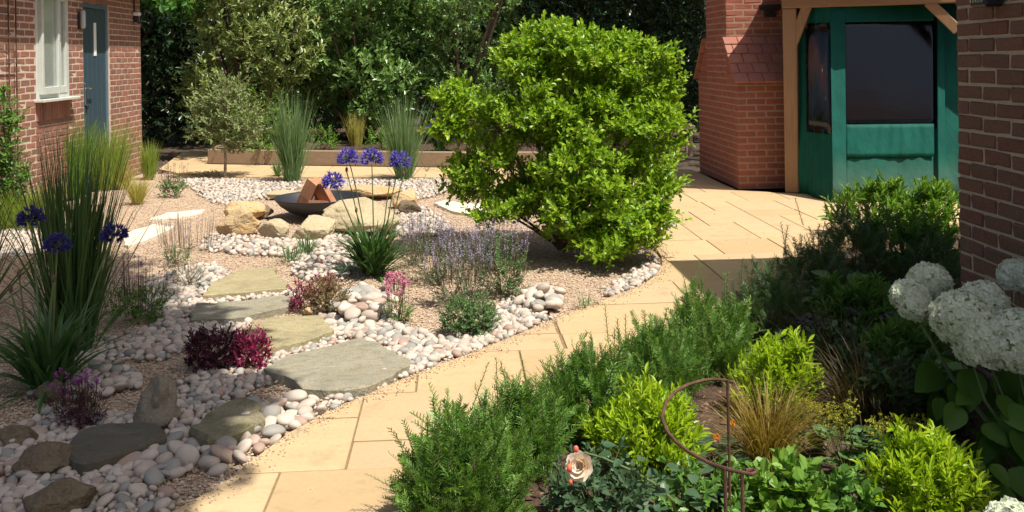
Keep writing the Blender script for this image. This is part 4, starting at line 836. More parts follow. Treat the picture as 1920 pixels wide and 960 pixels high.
def ufr(px, z):                                    # where along the front sheet a photo column falls
    best = min(np.linspace(0, 1, 401), key=lambda u: abs(proj((Bt[1] + (Bt[2] - Bt[1]) * u + ((Tt[1] + (Tt[2] - Tt[1]) * u) - (Bt[1] + (Bt[2] - Bt[1]) * u)) * z / (zb + .09) + [p0[0], p0[1], 0]) * np.array([1, 1, 0]) + np.array([0, 0, z]))[0] - px)); return float(best)
uA, uB, uC, uD = ufr(1586, .9), ufr(1751, .9), ufr(1757, .9), ufr(1771, .9)
zw0, zw1 = .80, 1.90
zl = .46
sheet('curtain_side', 'curtain', 0, 0, .30, 0.01, ZT); sheet('curtain_side', 'curtain', 0, .30, 1, 0.01, .74); sheet('curtain_side', 'curtain', 0, .30, 1, 1.86, ZT)
sheet('side_window', 'pvc', 0, .26, .985, .70, 1.90, .008, .006, 8, 8, .002)
sheet('curtain_front', 'curtain_low', 1, 0, uA, 0.01, ZT); sheet('curtain_front', 'curtain', 1, uA, uB, zl + .004, zw0, .002, .011, 48, 8, .004, None, 60); sheet('curtain_skirt', 'curtain_low', 1, uA, uB, 0.01, zl + .03, -.02, .011, 48, 8, .004, None, 48); sheet('curtain_front', 'curtain', 1, uA, uB, zw1, ZT)
sheet('front_window', 'pvc', 1, uA - .02, uB + .02, zw0 - .05, zw1 + .05, -.016, .005, 16, 12, .002, None, 9)
sheet('curtain_front', 'curtain_low', 1, uB, 1, 0.01, ZT, -.05); sheet('curtain_strip', 'curtain_low', 1, uC, uD, .02, ZT - .02, .02, .01, 6, 10)
a = A()
for pa, pb in ((gp(-.02, -.2, 0), gp(-.02, -2.55, 0)), (gp(0, -2.62, 0), gp(LN, -2.62, 0)), (gp(LN + .02, -2.55, 0), gp(LN + .02, -.1, 0))):
    beam_between(a, pa + [0, 0, zb / 2 + .04], pb + [0, 0, zb / 2 + .04], .01, zb + .06, .002)
part('back_curtain', a, M['curtain'], GZ)

# fire bowl, logs, bench, stick ---------------------------------------
fb = G(597, 405); a = A(); rv, nr = .44, 40; prof = [(.10, 0.01), (.2, .022), (.30, .065), (.38, .125), (.43, .185), (rv, .2), (rv - .012, .197), (.415, .18), (.365, .128), (.29, .078), (.19, .04), (.0, .03)]
V = [(r * math.cos(2 * PI * k / nr), r * math.sin(2 * PI * k / nr), z) for r, z in prof for k in range(nr)]
a.add(V, [(j * nr + k, j * nr + (k + 1) % nr, (j + 1) * nr + (k + 1) % nr, (j + 1) * nr + k) for j in range(len(prof) - 1) for k in range(nr)]); a.add([(r * .1 / .1 * math.cos(2 * PI * k / nr) * .1, .1 * math.sin(2 * PI * k / nr), .01) for r in (1,) for k in range(nr)], [tuple(range(nr))[::-1]])
setp(part('fire_bowl', a, M['bowl_metal'], smooth=True, loc=fb), 'wide black steel fire bowl holding split logs', 'fire bowl')
for (dx, dy, rz, tilt, ln, lab) in ((-.10, -.02, 2.6, .62, .36, 'reddish split log leaning at the left of the fire bowl'), (.09, -.03, .5, .62, .34, 'reddish split log leaning at the right of the fire bowl'), (.0, .10, 1.6, .75, .36, 'split log standing behind the others in the fire bowl'), (.02, -.09, 1.57, .0, .2, 'short split log lying low between the leaning ones')):
    a = A(); w = .07; tri = [(-w, -w * .6), (w, -w * .6), (.01, w)]
    V = [(x * s_, y * s_, z) for z, s_ in ((-ln / 2, 1), (0, 1.04), (ln / 2, .97)) for x, y in tri]; V = np.array(V) + rng.normal(0, .004, (9, 3))
    a.add(V, [(j * 3 + k, j * 3 + (k + 1) % 3, (j + 1) * 3 + (k + 1) % 3, (j + 1) * 3 + k) for j in range(2) for k in range(3)]); a.add(V[:3], [(2, 1, 0)]); a.add(V[6:], [(0, 1, 2)])
    o = part('firewood_log', a, M['log'], loc=(fb[0] + dx, fb[1] + dy, fb[2] + (.20 if tilt else .11))); setp(o, lab, 'log', 'logs in the fire bowl')
    o.rotation_euler = (0, (PI / 2 - tilt) * .55 if tilt else PI / 2, rz + PI if tilt else 0)
bq = G(1275, 292); BN = thing('wooden_bench', 'weathered wooden bench in the shade behind the lime bush', 'bench', bq)
a = A(); cbox(a, (-.1, 0, .44), (.62, .3, .07), .01); part('seat', a, M['bench_wood'], BN)
for sx in (-.35, .14):
    for sy2 in (-.1, .1):
        a = A(); cbox(a, (sx, sy2, .202), (.055, .055, .404), .006); part('leg', a, M['bench_wood'], BN)

# raised bed ---------------------------------------------------------
RB = thing('raised_bed', 'low raised bed edged with timber sleepers below the hedge', 'raised bed', (-3.78, 14.85, 0))
ln_ = [np.array(p) for p in ((-3.78, 14.85), (-2.85, 14.53), (-1.45, 14.08), (-.03, 13.63), (1.5, 13.3), (2.75, 13.18))]
for i in range(5):
    p, q = ln_[i] - ln_[0], ln_[i + 1] - ln_[0]; a = A(); e = nrm(q - p) * .004; beam_between(a, (p[0] + e[0], p[1] + e[1] + .06, .11), (q[0] - e[0], q[1] - e[1] + .06, .11), .12, .22, .008); part('sleeper', a, M['sleeper'], RB)
a = A(); p, q = np.array((0, 0)), np.array((-.2, 2.2)); beam_between(a, (p[0] + .055, p[1] + .13, .11), (q[0] + .05, q[1], .11), .12, .219, .008); part('sleeper', a, M['sleeper'], RB)
a = A(); flat(a, [(x - ln_[0][0], y - ln_[0][1]) for x, y in [(-3.7, 14.95), (-2.8, 14.62), (-.03, 13.75), (1.5, 13.42), (2.7, 13.3), (3.0, 19.5), (-3.8, 19.5)]], .16); part('soil', a, M['soil'], RB)

# ------------------------------------------------------------------ vegetation
ST = 'stuff'
def plant(name, label, cat, base, group=None): return thing(name, label, cat, base, group)
def blob(px, py, rx, rz, ry, base, d=None, dd=0.0):
    """an ellipsoid of foliage seen at photo pixel (px,py), rx,rz pixels wide and high, ry metres deep, as local (centre, radii)"""
    D = (dep(base) if d is None else d) + dd; c = P(px, py, D) - np.asarray(base)
    return (tuple(c), (rx * D / FPX, ry, rz * D / FPX))
def stems_to(acc, pts, root=(0, 0, 0), r=.012, k=9, lift=.45, ns=5):
    pts = np.asarray(pts)
    for i in rng.choice(len(pts), min(k, len(pts)), replace=False):
        p = pts[i]; mid = np.array([p[0] * .4, p[1] * .4, p[2] * (.4 + lift * .3)]) + rng.normal(0, .03, 3) * np.linalg.norm(p) * .6
        q = np.array(root) + rng.normal(0, .012, 3) * [1, 1, 0]; t = np.linspace(0, 1, 6)[:, None]
        path = (1 - t) ** 2 * q + 2 * t * (1 - t) * mid + t ** 2 * p; tube(acc, path, np.linspace(r, r * .3, 6), ns, False)

# the big lime green bush
b = G(1052, 468); BU = plant('green_bush', 'big lime green bush spreading over the gravel in the middle of the garden', 'bush', b)
B = [blob(1070, 170, 92, 70, .5, b), blob(1085, 112, 58, 42, .36, b), blob(1065, 78, 50, 34, .3, b), blob(1140, 84, 34, 28, .25, b), blob(1130, 120, 40, 44, .3, b), blob(1035, 120, 40, 46, .3, b), blob(985, 112, 44, 72, .32, b, dd=.1), blob(900, 205, 66, 36, .36, b), blob(1010, 222, 105, 52, .5, b), blob(1100, 232, 88, 58, .6, b, dd=-.1), blob(1168, 142, 54, 58, .36, b, dd=.1), blob(1198, 222, 62, 70, .45, b),
     blob(905, 285, 58, 34, .4, b, dd=.05), blob(1000, 318, 60, 26, .4, b, dd=.35), blob(870, 345, 52, 32, .36, b), blob(1100, 325, 92, 48, .55, b, dd=-.35), blob(1222, 325, 56, 58, .4, b, dd=-.15), blob(1175, 385, 80, 46, .42, b, dd=-.45), blob(1150, 438, 70, 36, .40, b, dd=-.55), blob(1060, 388, 76, 36, .45, b, dd=-.35), blob(1130, 462, 60, 20, .3, b, dd=-.5), blob(1050, 425, 50, 26, .3, b, dd=-.3), blob(1200, 455, 40, 22, .25, b, dd=-.4), blob(945, 380, 66, 30, .3, b, dd=-.15),
     blob(1005, 66, 12, 40, .12, b, dd=.1), blob(960, 92, 14, 34, .13, b, dd=.1), blob(1045, 94, 16, 40, .14, b), blob(1110, 98, 18, 40, .15, b), blob(1150, 92, 16, 34, .13, b), blob(1192, 86, 14, 32, .13, b), blob(1240, 110, 18, 34, .14, b), blob(1258, 180, 22, 30, .2, b), blob(1255, 270, 24, 34, .2, b), blob(850, 185, 18, 22, .14, b), blob(835, 240, 22, 26, .2, b), blob(905, 415, 34, 16, .16, b, dd=-.1), blob(1215, 430, 36, 26, .22, b, dd=-.45)]
a, s = A(), A(); cp, cn = blobs_pts(B, 400, .60, .96, .12); SP = []
for q, nn in zip(cp, cn):
    r_ = RD.uniform(.10, .19); SP.append((tuple(q), (r_, r_, r_ * RD.uniform(.26, .42))))
q, d_ = blobs_pts(SP, 5600, .3, 1.1, .06, 0.0); twigs(a, q, d_ * [1, 1, .5] * .8 + [0, -.05, .55] + rng.normal(0, .26, q.shape), 9, .13 * rng.uniform(.7, 1.4, len(q)), .05, LEAF6, .75, s, width=1.3, sr=.002); BP = blobs_pts(B, 60, .2, .8)[0]
stems_to(s, BP, r=.016, k=20); part('branches', s, M['stem_brown'], BU); part('foliage', a, M['bush'], BU, ST)
a = A(); p_, d_ = blobs_pts(B, 900, .2, .72, .12, .2); twigs(a, p_, rdir(len(p_)) + [0, 0, .4], 8, .12, .046, LEAF6, .8, None); part('inner_foliage', a, M['bush'], BU, ST)

def clumps(x0, x1, y0, y1, n, b, ddlo=-.6, ddhi=.35, rlo=34, rhi=62):
    return [blob(RD.uniform(x0, x1), RD.uniform(y0, y1), RD.uniform(rlo, rhi), RD.uniform(rlo * .7, rhi * .75), RD.uniform(.3, .6), b, dd=RD.uniform(ddlo, ddhi)) for _ in range(n)]
# hedge and trees at the back
def hedge(name, label, cat, base, B, n, mat, ll, m=8, tl=.2, tpl=LEAF4, up=.35, lo=.55, open_=.8, width=None, trunk=True, group='evergreens along the back', zmin=.05):
    o = plant(name, label, cat, base, group); a, s = A(), A(); shrub(a, B, n, m, tl, ll, up, tpl, s, lo, 1.1, .4, open_, zmin, width, .004)
    if trunk:
        t_ = A(); stems_to(t_, blobs_pts(B, 30, .2, .7)[0], r=.05, k=10); part('trunk', t_, M['bark'], o)
    part('twigs', s, M['stem_brown'], o, ST); part('foliage', a, M[mat], o, ST); return o
b = np.array((-3.35, 15.9, .1)); hedge('rhododendron', 'yellowish green large leaved evergreen nearest the dark gap by the house', 'shrub', b, clumps(375, 560, -40, 175, 17, b) + [blob(440, 45, 85, 75, .5, b, dd=.4), blob(510, 60, 55, 90, .6, b, dd=.2), blob(420, 120, 50, 60, .5, b, dd=-.2), blob(470, 150, 60, 60, .5, b), blob(430, -40, 110, 60, .8, b)], 1500, 'yellow_laurel', .12, 9, .16, LEAF6, .7, width=.8)
b = np.array((-1.6, 16.6, .1)); hedge('laurel_shrub', 'dark glossy evergreen in the middle of the hedge behind the tall grasses', 'shrub', b, clumps(540, 830, -40, 215, 34, b) + [blob(600, 60, 95, 95, .4, b, dd=.5), blob(690, 50, 90, 110, .4, b, dd=.5), blob(640, 165, 100, 70, .4, b, dd=.4), blob(740, 170, 85, 65, .4, b, dd=.4), blob(780, 80, 80, 90, .4, b, dd=.5), blob(680, -50, 170, 70, 1, b), blob(640, 100, 150, 150, .5, b, dd=.6)], 3600, 'laurel', .125, 8, .17, LEAF6, .8, width=.95)
b = np.array((.1, 16.0, .1)); hedge('evergreen_shrub', 'mid green small leaved evergreen behind the left side of the lime bush', 'shrub', b, clumps(840, 990, -40, 230, 20, b) + [blob(900, 40, 70, 70, .4, b, dd=.4), blob(860, 120, 70, 65, .6, b), blob(930, 120, 60, 70, .6, b, dd=.2), blob(880, 195, 75, 45, .5, b), blob(900, -30, 90, 60, .8, b), blob(950, 200, 80, 70, .6, b), blob(900, 100, 110, 130, .4, b, dd=.5)], 2600, 'laurel', .068, 10, .14, LEAF6, .9)
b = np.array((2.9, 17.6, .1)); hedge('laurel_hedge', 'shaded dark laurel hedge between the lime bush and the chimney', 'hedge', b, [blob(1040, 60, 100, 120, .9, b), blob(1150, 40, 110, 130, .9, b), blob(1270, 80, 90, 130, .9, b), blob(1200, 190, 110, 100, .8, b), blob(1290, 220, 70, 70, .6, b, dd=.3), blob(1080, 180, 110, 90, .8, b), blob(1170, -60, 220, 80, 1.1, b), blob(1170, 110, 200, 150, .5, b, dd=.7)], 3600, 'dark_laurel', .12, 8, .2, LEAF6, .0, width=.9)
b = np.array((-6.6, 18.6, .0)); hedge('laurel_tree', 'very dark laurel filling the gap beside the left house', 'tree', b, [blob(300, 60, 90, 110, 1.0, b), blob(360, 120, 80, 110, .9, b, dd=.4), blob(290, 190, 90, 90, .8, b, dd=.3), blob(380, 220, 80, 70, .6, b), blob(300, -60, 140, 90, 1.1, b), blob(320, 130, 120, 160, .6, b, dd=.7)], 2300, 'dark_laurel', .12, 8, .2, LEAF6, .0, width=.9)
b = np.array((-4.55, 15.6, .0)); hedge('bright_laurel', 'bright green laurel spray hanging at the top beside the left house', 'shrub', b, [blob(335, 12, 42, 22, .35, b), blob(365, -15, 40, 25, .4, b), blob(310, -25, 40, 30, .4, b)], 60, 'bright_laurel', .15, 7, .2, LEAF6, -.5, width=1.05, trunk=False)
b = np.array((-2.95, 14.95, .16)); hedge('privet_shrub', 'fresh green shrub behind the olive tree, tumbling over the sleepers', 'shrub', b, [blob(478, 250, 34, 42, .3, b), blob(450, 200, 50, 40, .35, b), blob(490, 285, 26, 24, .28, b, dd=-.35), blob(520, 215, 30, 40, .3, b)], 260, 'fresh_green', .05, 9, .13, LEAF6, .5, group='shrubs in the raised bed')
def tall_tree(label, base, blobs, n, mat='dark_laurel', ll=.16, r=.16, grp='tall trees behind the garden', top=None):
    o = plant('tall_tree', label, 'tree', base, grp); a, s = A(), A(); shrub(a, blobs, n, 8, .32, ll, .2, LEAF4, None, .3, 1.1, .45, .9, core=.3)
    c = np.mean([b_[0] for b_ in blobs], 0); t = np.linspace(0, 1, 7)[:, None]; path = t * c * [1, 1, 1] + np.sin(t * PI) * np.array([.12, .1, 0]); tube(s, path, np.linspace(r, r * .45, 7), 8)
    for b_ in blobs:
        q = np.array(b_[0]); st = path[3]; tube(s, [st, (st + q) / 2 + [0, 0, .15], q], [r * .5, r * .35, r * .12], 6)
    part('trunk', s, M['bark'], o); part('crown', a, M[mat], o, ST); return o
for i, (x, lab) in enumerate(((-9.5, 'far left of the back hedge'), (-4.8, 'behind the dark gap by the left house'), (-.6, 'behind the middle of the hedge'), (3.4, 'behind the hedge left of the chimney'), (8.0, 'behind the chimney and gazebo'))):
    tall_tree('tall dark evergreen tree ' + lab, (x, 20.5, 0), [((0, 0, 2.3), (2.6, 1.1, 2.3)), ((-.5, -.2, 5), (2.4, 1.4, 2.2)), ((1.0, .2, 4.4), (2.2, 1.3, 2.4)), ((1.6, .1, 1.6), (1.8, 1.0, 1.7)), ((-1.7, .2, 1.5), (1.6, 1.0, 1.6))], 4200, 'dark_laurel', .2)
tall_tree('added unseen tree shading the hedge and bench by the chimney', (5.9, 17.4, 0), [((-2.0, -1.9, 5.0), (2.1, 1.8, 1.1)), ((-3.6, -1.6, 5.3), (1.6, 1.6, 1.0)), ((-.6, -1.2, 5.6), (1.7, 1.6, 1.2)), ((-.5, -4.0, 5.4), (1.6, 1.5, .9)), ((-2.2, -3.6, 5.3), (1.3, 1.3, .8))], 1300, 'dark_laurel', .16)  # out of view, added to throw shade on the hedge and bench
tall_tree('added unseen tree shading the dark gap beside the left house', (-7.4, 17.0, 0), [((2.6, -1.1, 5.0), (1.5, 1.6, 1.0)), ((1.1, -.6, 5.3), (1.6, 1.8, 1.2))], 420, 'dark_laurel', .16)  # unseen crown added to keep the gap by the house dark
def shade_blob(px, py, r, h=5.6, ry=None):
    g = G(px, py); return ((g[0] + .38 * h + 2.9, g[1] - .36 * h + 2.2, h), (r, ry or r, .34 * r + .12))
SHB = [shade_blob(*q) for q in ((40, 600, .75), (130, 560, .6, 5.9), (215, 625, .55), (60, 690, .62, 5.8), (170, 690, .5), (285, 650, .42, 5.9), (250, 735, .36), (120, 800, .42, 5.8), (215, 815, .36), (300, 790, .26, 5.4), (60, 880, .4), (170, 890, .42, 5.9), (240, 905, .26), (420, 738, .17, 5.4), (385, 650, .2, 5.8), (300, 850, .16, 5.5), (30, 960, .4), (110, 985, .36, 5.8), (60, 510, .7, 6.0), (-60, 560, .9), (-80, 700, .8, 5.9), (-60, 850, .6))]
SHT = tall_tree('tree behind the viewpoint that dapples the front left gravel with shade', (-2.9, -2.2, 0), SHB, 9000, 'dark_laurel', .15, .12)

# olive tree
b = G(422, 331); OL = plant('olive_tree', 'small grey green olive tree with a thin pale trunk by the back path', 'tree', b)
B = [blob(420, 190, 42, 42, .3, b), blob(400, 240, 45, 36, .3, b), blob(455, 230, 40, 45, .3, b), blob(440, 270, 30, 22, .22, b), blob(375, 205, 26, 26, .2, b), blob(430, 160, 30, 24, .22, b)]
a, s = A(), A(); shrub(a, B, 640, 10, .15, .05, .6, NARROW, s, .3, 1.15, .4, .6, .35, 2.6, .0022)
tube(s, [(0, 0, -.02), (.01, 0, .25), (-.01, .01, .5), (.0, 0, .8)], [.022, .019, .017, .012], 7); stems_to(s, blobs_pts(B, 30, .2, .8)[0], (0, 0, .48), .012, 14); part('trunk', s, M['pale_bark'], OL); part('crown', a, M['olive'], OL, ST)

# tall grasses and soft tufts
def grass(name, label, base, parts_, mat, group, cat='ornamental grass'):
    o = plant(name, label, cat, base, group); a = A()
    for kw in parts_: tuft(a, **kw)
    part('blades', a, M[mat], o, ST); return o
GG = 'ornamental grasses'
grass('tall_grass', 'tall dark green upright grass at the front left, in the shade', G(138, 655), [dict(n=430, h=1.16, r0=.10, lean=.12, curve=.16, w=.0105, segs=6, hv=.34), dict(n=110, h=1.05, r0=.10, lean=.22, curve=.6, w=.008, segs=7, hv=.4), dict(n=70, h=.55, r0=.13, lean=.5, curve=.8, w=.009, segs=6)], 'grass_dark', GG)
grass('tall_grass', 'blue green fountain of grass in front of the sleepers, left of the fire bowl', G(548, 340), [dict(n=420, h=1.1, r0=.10, lean=.14, curve=.14, w=.010, segs=5, hv=.4), dict(n=100, h=.75, r0=.1, lean=.32, curve=.5, w=.009)], 'grass_blue', GG)
grass('tall_grass', 'blue green fountain of grass behind the agapanthus, right of the fire bowl', G(757, 336), [dict(n=400, h=1.05, r0=.10, lean=.2, curve=.2, w=.010, segs=5, hv=.4), dict(n=90, h=.7, r0=.1, lean=.36, curve=.6, w=.009)], 'grass_blue', GG)
grass('feather_grass', 'yellowish feathery grass tuft in the raised bed', G(668, 274, .16) , [dict(n=260, h=.56, r0=.09, lean=.13, curve=.22, w=.006)], 'grass_straw', GG)
grass('feather_grass', 'pale green grass against the left house wall below the window', G(118, 372), [dict(n=620, h=.98, r0=.22, lean=.2, curve=.3, w=.009)], 'fresh_green', GG)
grass('feather_grass', 'lime green grass in front of the blue grey door', G(196, 352), [dict(n=620, h=.85, r0=.22, lean=.2, curve=.35, w=.007)], 'grass_lime', GG)
grass('feather_grass', 'small straw coloured tuft on the gravel in front of the door', G(258, 380), [dict(n=230, h=.34, r0=.06, lean=.3, curve=.7, w=.005), dict(n=90, h=.34, r0=.06, lean=.6, curve=.9, w=.004)], 'grass_straw', GG)
grass('feather_grass', 'lime tuft standing at the corner of the left house', G(280, 334), [dict(n=260, h=.52, r0=.08, lean=.16, curve=.3, w=.007)], 'grass_lime', GG)
grass('feather_grass', 'pale dry tuft on the gravel between the two lime tufts', G(232, 352), [dict(n=190, h=.36, r0=.07, lean=.4, curve=.8, w=.005)], 'grass_straw', GG)
grass('grass_mound', 'fresh green grassy mound at the left edge below the climber', G(48, 424), [dict(n=700, h=.42, r0=.26, lean=.35, curve=.6, w=.007)], 'grass_lime', GG)
grass('strap_leaf_clump', 'dark blades reaching in from the left edge', G(-45, 590), [dict(n=120, h=.85, r0=.08, lean=.42, curve=.35, w=.014)], 'grass_dark', GG)
grass('small_grass_tuft', 'small striped tuft at the foot of the boulders', G(575, 476), [dict(n=70, h=.2, r0=.05, lean=.75, curve=.7, w=.008)], 'grass_blue', 'small tufts near the fire bowl')
grass('small_grass_tuft', 'small striped tuft left of the pale pebbles', G(545, 488), [dict(n=50, h=.16, r0=.05, lean=.8, curve=.7, w=.008)], 'grass_blue', 'small tufts near the fire bowl')
grass('rosette_plant', 'spiky grey green rosette at the foot of the left fountain grass', G(520, 330), [dict(n=60, h=.22, r0=.03, lean=.7, curve=.35, w=.018)], 'grass_blue', 'small tufts near the fire bowl')
grass('small_grass_tuft', 'tiny grey tuft on the gravel by the path edge', G(1097, 574), [dict(n=45, h=.09, r0=.04, lean=.8, curve=.6, w=.005)], 'grass_blue', 'small tufts near the path')
grass('sedge', 'golden bronze sedge beside the iron hoop', G(1440, 872), [dict(n=520, h=.36, r0=.06, lean=.42, curve=1.2, w=.0036, segs=6)], 'grass_bronze', 'sedges in the right bed')
grass('sedge', 'large dark bronze sedge in the shade of the right bed', G(1625, 790), [dict(n=420, h=.40, r0=.12, lean=.65, curve=1.5, w=.0045, segs=6)], 'grass_brown', 'sedges in the right bed')
grass('sedge', 'dark bronze sedge behind the lime nandina, against the yews', G(1560, 690), [dict(n=230, h=.34, r0=.12, lean=.65, curve=1.4, w=.0045, segs=6)], 'grass_brown', 'sedges in the right bed')

# agapanthus
def agapanthus(label, base, heads, nleaf, lh, group, buds=(), lw=.022, flower='blue_flower', rpx=22):
    o = plant('agapanthus', label, 'agapanthus', base, group); a = A(); tuft(a, nleaf, lh, .07, .42, 1.25, lw, 7, .35, .3); tuft(a, nleaf // 2, lh * .85, .07, .9, 1.0, lw, 7, .3, .3); part('leaves', a, M['agapanthus_leaf'], o, ST)
    for (px, py, dd, bx) in heads:
        c = P(px, py, dep(base) + dd) - base; sa, fa, pa = A(), A(), A(); q = np.array([bx, rng.normal(0, .03), 0]); t = np.linspace(0, 1, 9)[:, None]
        path = (1 - t) ** 2 * q + 2 * t * (1 - t) * (q * .7 + c * .3 + [0, 0, c[2] * .25]) + t ** 2 * c; tube(sa, path, np.linspace(.006, .004, 9), 6); st = part('flower_stem', sa, M['stem_green'], o)
        r = rpx * (dep(base) + dd) / FPX; umbel(fa, c, r, 84, .44, pa); part('flower_head', fa, M[flower], st, ST); part('flower_stalks', pa, M['stem_green'], st, ST)
    for (px, py, dd, bx) in buds:
        c = P(px, py, dep(base) + dd) - base; sa = A(); q = np.array([bx, rng.normal(0, .03), 0]); t = np.linspace(0, 1, 8)[:, None]; tube(sa, (1 - t) ** 2 * q + 2 * t * (1 - t) * (q * .6 + c * .4 + [0, 0, c[2] * .2]) + t ** 2 * c, .0045, 6); st = part('flower_stem', sa, M['stem_green'], o)
        fa = A(); fa.add(ICO1[0] * [.012, .012, .024] + c + [0, 0, .016], ICO1[1]); part('flower_bud', fa, M['stem_brown'], st)
    return o
agapanthus('agapanthus with four violet blue heads in front of the boulders, in full sun', G(700, 512), [(625, 342, -.1, -.05), (653, 297, .1, -.03), (697, 298, 0, .01), (750, 303, .05, .06)], 170, .46, 'agapanthus clumps', [(650, 322, .1, -.04), (730, 348, 0, .05), (668, 398, 0, -.02), (757, 330, .2, .08)])
agapanthus('shaded agapanthus with three shade-darkened blue heads in front of the tall dark grass', G(92, 728), [(58, 410, .25, -.05), (108, 460, .05, .0), (214, 440, .15, .08)], 110, .48, 'agapanthus clumps', [(36, 520, -.1, -.08), (100, 528, 0, 0), (20, 548, 0, -.06)], .024, 'shade_blue_flower', 25)
agapanthus('agapanthus with a violet head in the raised bed beside the lime bush', G(826, 284, .16), [(822, 243, 0, 0), (838, 252, .1, .03)], 50, .34, 'agapanthus clumps', (), .02)

# low herbs, shrubs and perennials in the rockery
def dome(name, label, cat, px, py, w, h, mat, n, ll, group=None, m=8, tl=.05, tpl=LEAF4, up=.7, flowers=None, lo=.3, deep=.9, zb=0.0, width=None, stemmat='stem_brown'):
    b = G(px, py, zb); d = dep(b); W_, H_ = w * d / FPX / 2, h * d / FPX; o = plant(name, label, cat, b + np.array([0, W_ * .3, 0]), group)
    B = [((0, 0, H_ * .42), (W_, W_ * deep, H_ * .58)), ((-W_ * .35, .02, H_ * .4), (W_ * .6, W_ * .6, H_ * .5)), ((W_ * .4, -.02, H_ * .36), (W_ * .55, W_ * .6, H_ * .48))]
    a, s = A(), A(); shrub(a, B, n, m, tl, ll, up, tpl, s, lo, 1.1, .4, .75, .004, width, .0012); stems_to(s, blobs_pts(B, 12, .3, .8)[0], r=.004, k=8, ns=3)
    part('stems', s, M[stemmat], o, ST); part('foliage', a, M[mat], o, ST)
    if flowers:
        fm, nf, fl, fh, ftpl, fr = flowers; fa, fs = A(), A(); q = np.column_stack([rng.uniform(-1, 1, nf) * W_ * fr, rng.uniform(-1, 1, nf) * W_ * .7 * fr, np.zeros(nf)]); top = q * 1.15 + np.array([0, 0, 1]) * (H_ * fh * rng.uniform(.7, 1.12, nf))[:, None]
        q[:, 2] = H_ * .35; sticks(fs, q, top, .0016, .001); dr = nrm(top - q); twigs(fa, top, dr + rng.normal(0, .1, dr.shape), 12, .07 if ftpl != 'head' else .02, fl, LEAF4, 1.05 if ftpl != 'head' else 1.3, None, .3, 1.6)
        part('flower_stems', fs, M[stemmat], o, ST); part('flowers', fa, M[fm], o, ST)
    return o
HG = 'low plants among the gravel'
dome('catmint', 'catmint cloud with lilac spikes left of the others, below the lime bush', 'catmint', 812, 530, 100, 95, 'nepeta_leaf', 250, .02, 'catmint plants', 9, .09, up=.9, flowers=('lilac_flower', 60, .013, 1.1, 'spike', .95))
dome('catmint', 'catmint in the middle of the lilac cloud, above the soft green dome', 'catmint', 862, 572, 120, 100, 'nepeta_leaf', 330, .02, 'catmint plants', 9, .09, up=.9, flowers=('lilac_flower', 95, .013, 1.0, 'spike', .95))
dome('catmint', 'greener catmint at the right of the lilac cloud, nearest the heaped pebbles', 'catmint', 940, 556, 100, 112, 'sage_leaf', 380, .023, 'catmint plants', 9, .09, up=.9, flowers=('lilac_flower', 60, .014, 1.05, 'spike', .95))
dome('catmint', 'catmint at the back of the lilac cloud, in the shade of the lime bush', 'catmint', 905, 500, 130, 62, 'nepeta_leaf', 250, .02, 'catmint plants', 9, .09, up=.9, flowers=('lilac_flower', 60, .013, 1.15, 'spike', .95))
dome('santolina', 'soft green dome beside the path edge pebbles', 'shrub', 880, 626, 110, 66, 'sage_leaf', 900, .018, HG, 9, .045, up=.7)
dome('dianthus', 'pink dianthus with grassy leaves between the pebbles', 'dianthus', 746, 608, 56, 46, 'mid_green', 120, .03, HG, 7, .06, NARROW, 1.0, flowers=('pink_flower', 16, .022, 1.6, 'head', .8))
dome('pink_flower_plant', 'thin mauve pink flower cluster behind the dianthus', 'flower', 742, 560, 36, 30, 'nepeta_leaf', 30, .016, HG, 7, .05, LEAF4, 1.0, flowers=('pink_flower', 26, .019, 1.4, 'head', .9))
dome('heuchera', 'dark purple half of the crimson plant by the big stepping stone', 'shrub', 396, 694, 100, 78, 'purple_leaf', 330, .026, HG, 8, .05, LEAF6, .7)
dome('heuchera', 'bright crimson shrub right against the dark purple one', 'shrub', 466, 690, 74, 72, 'red_leaf', 240, .024, HG, 8, .05, LEAF6, .7)
dome('barberry', 'bronze leaved low shrub with red tips beside the heaped pebbles', 'shrub', 612, 588, 80, 66, 'bronze_leaf', 280, .022, HG, 8, .05, LEAF6, .7)
dome('barberry', 'crimson tipped low shrub left of the bronze one', 'shrub', 567, 580, 58, 52, 'red_leaf', 130, .022, HG, 8, .05, LEAF6, .7)
dome('barberry', 'crimson shoots at the back of the bronze shrub', 'shrub', 603, 554, 56, 42, 'red_leaf', 110, .022, HG, 8, .05, LEAF6, .8)
dome('sedum', 'dark leafy plant with dusky pink heads right of the tall dark grass', 'perennial', 250, 602, 120, 66, 'mid_green', 300, .024, HG, 8, .06, LEAF6, .5, flowers=('mauve_flower', 46, .012, 1.65, 'head', .85))
dome('penstemon', 'shaded plant with magenta flowers at the front left, beside the pointed rock', 'perennial', 142, 800, 92, 66, 'purple_leaf', 150, .032, HG, 7, .07, NARROW, .8, flowers=('magenta_flower', 26, .014, 1.35, 'head', .8))
dome('lavender', 'grey green lavender left of the stepping stones', 'lavender', 350, 538, 70, 50, 'nepeta_leaf', 150, .02, HG, 8, .07, NARROW, 1.1)
dome('scabious', 'small green plant with lilac heads behind the lavender', 'perennial', 328, 496, 60, 34, 'sage_leaf', 90, .022, HG, 7, .06, LEAF4, .8, flowers=('lilac_flower', 16, .012, 2.0, 'head', .9))
dome('seed_head_plant', 'airy buff seed heads behind the small green plant', 'perennial', 350, 470, 120, 26, 'nepeta_leaf', 40, .016, HG, 7, .06, NARROW, 1.0, flowers=('buff_flower', 60, .008, 2.4, 'spike', .95))
dome('stonecrop', 'stonecrop with buff heads on the gravel by the back path', 'perennial', 321, 368, 46, 34, 'sage_leaf', 120, .035, HG, 7, .06, LEAF6, .6, flowers=('buff_flower', 40, .014, 1.7, 'head', .95))
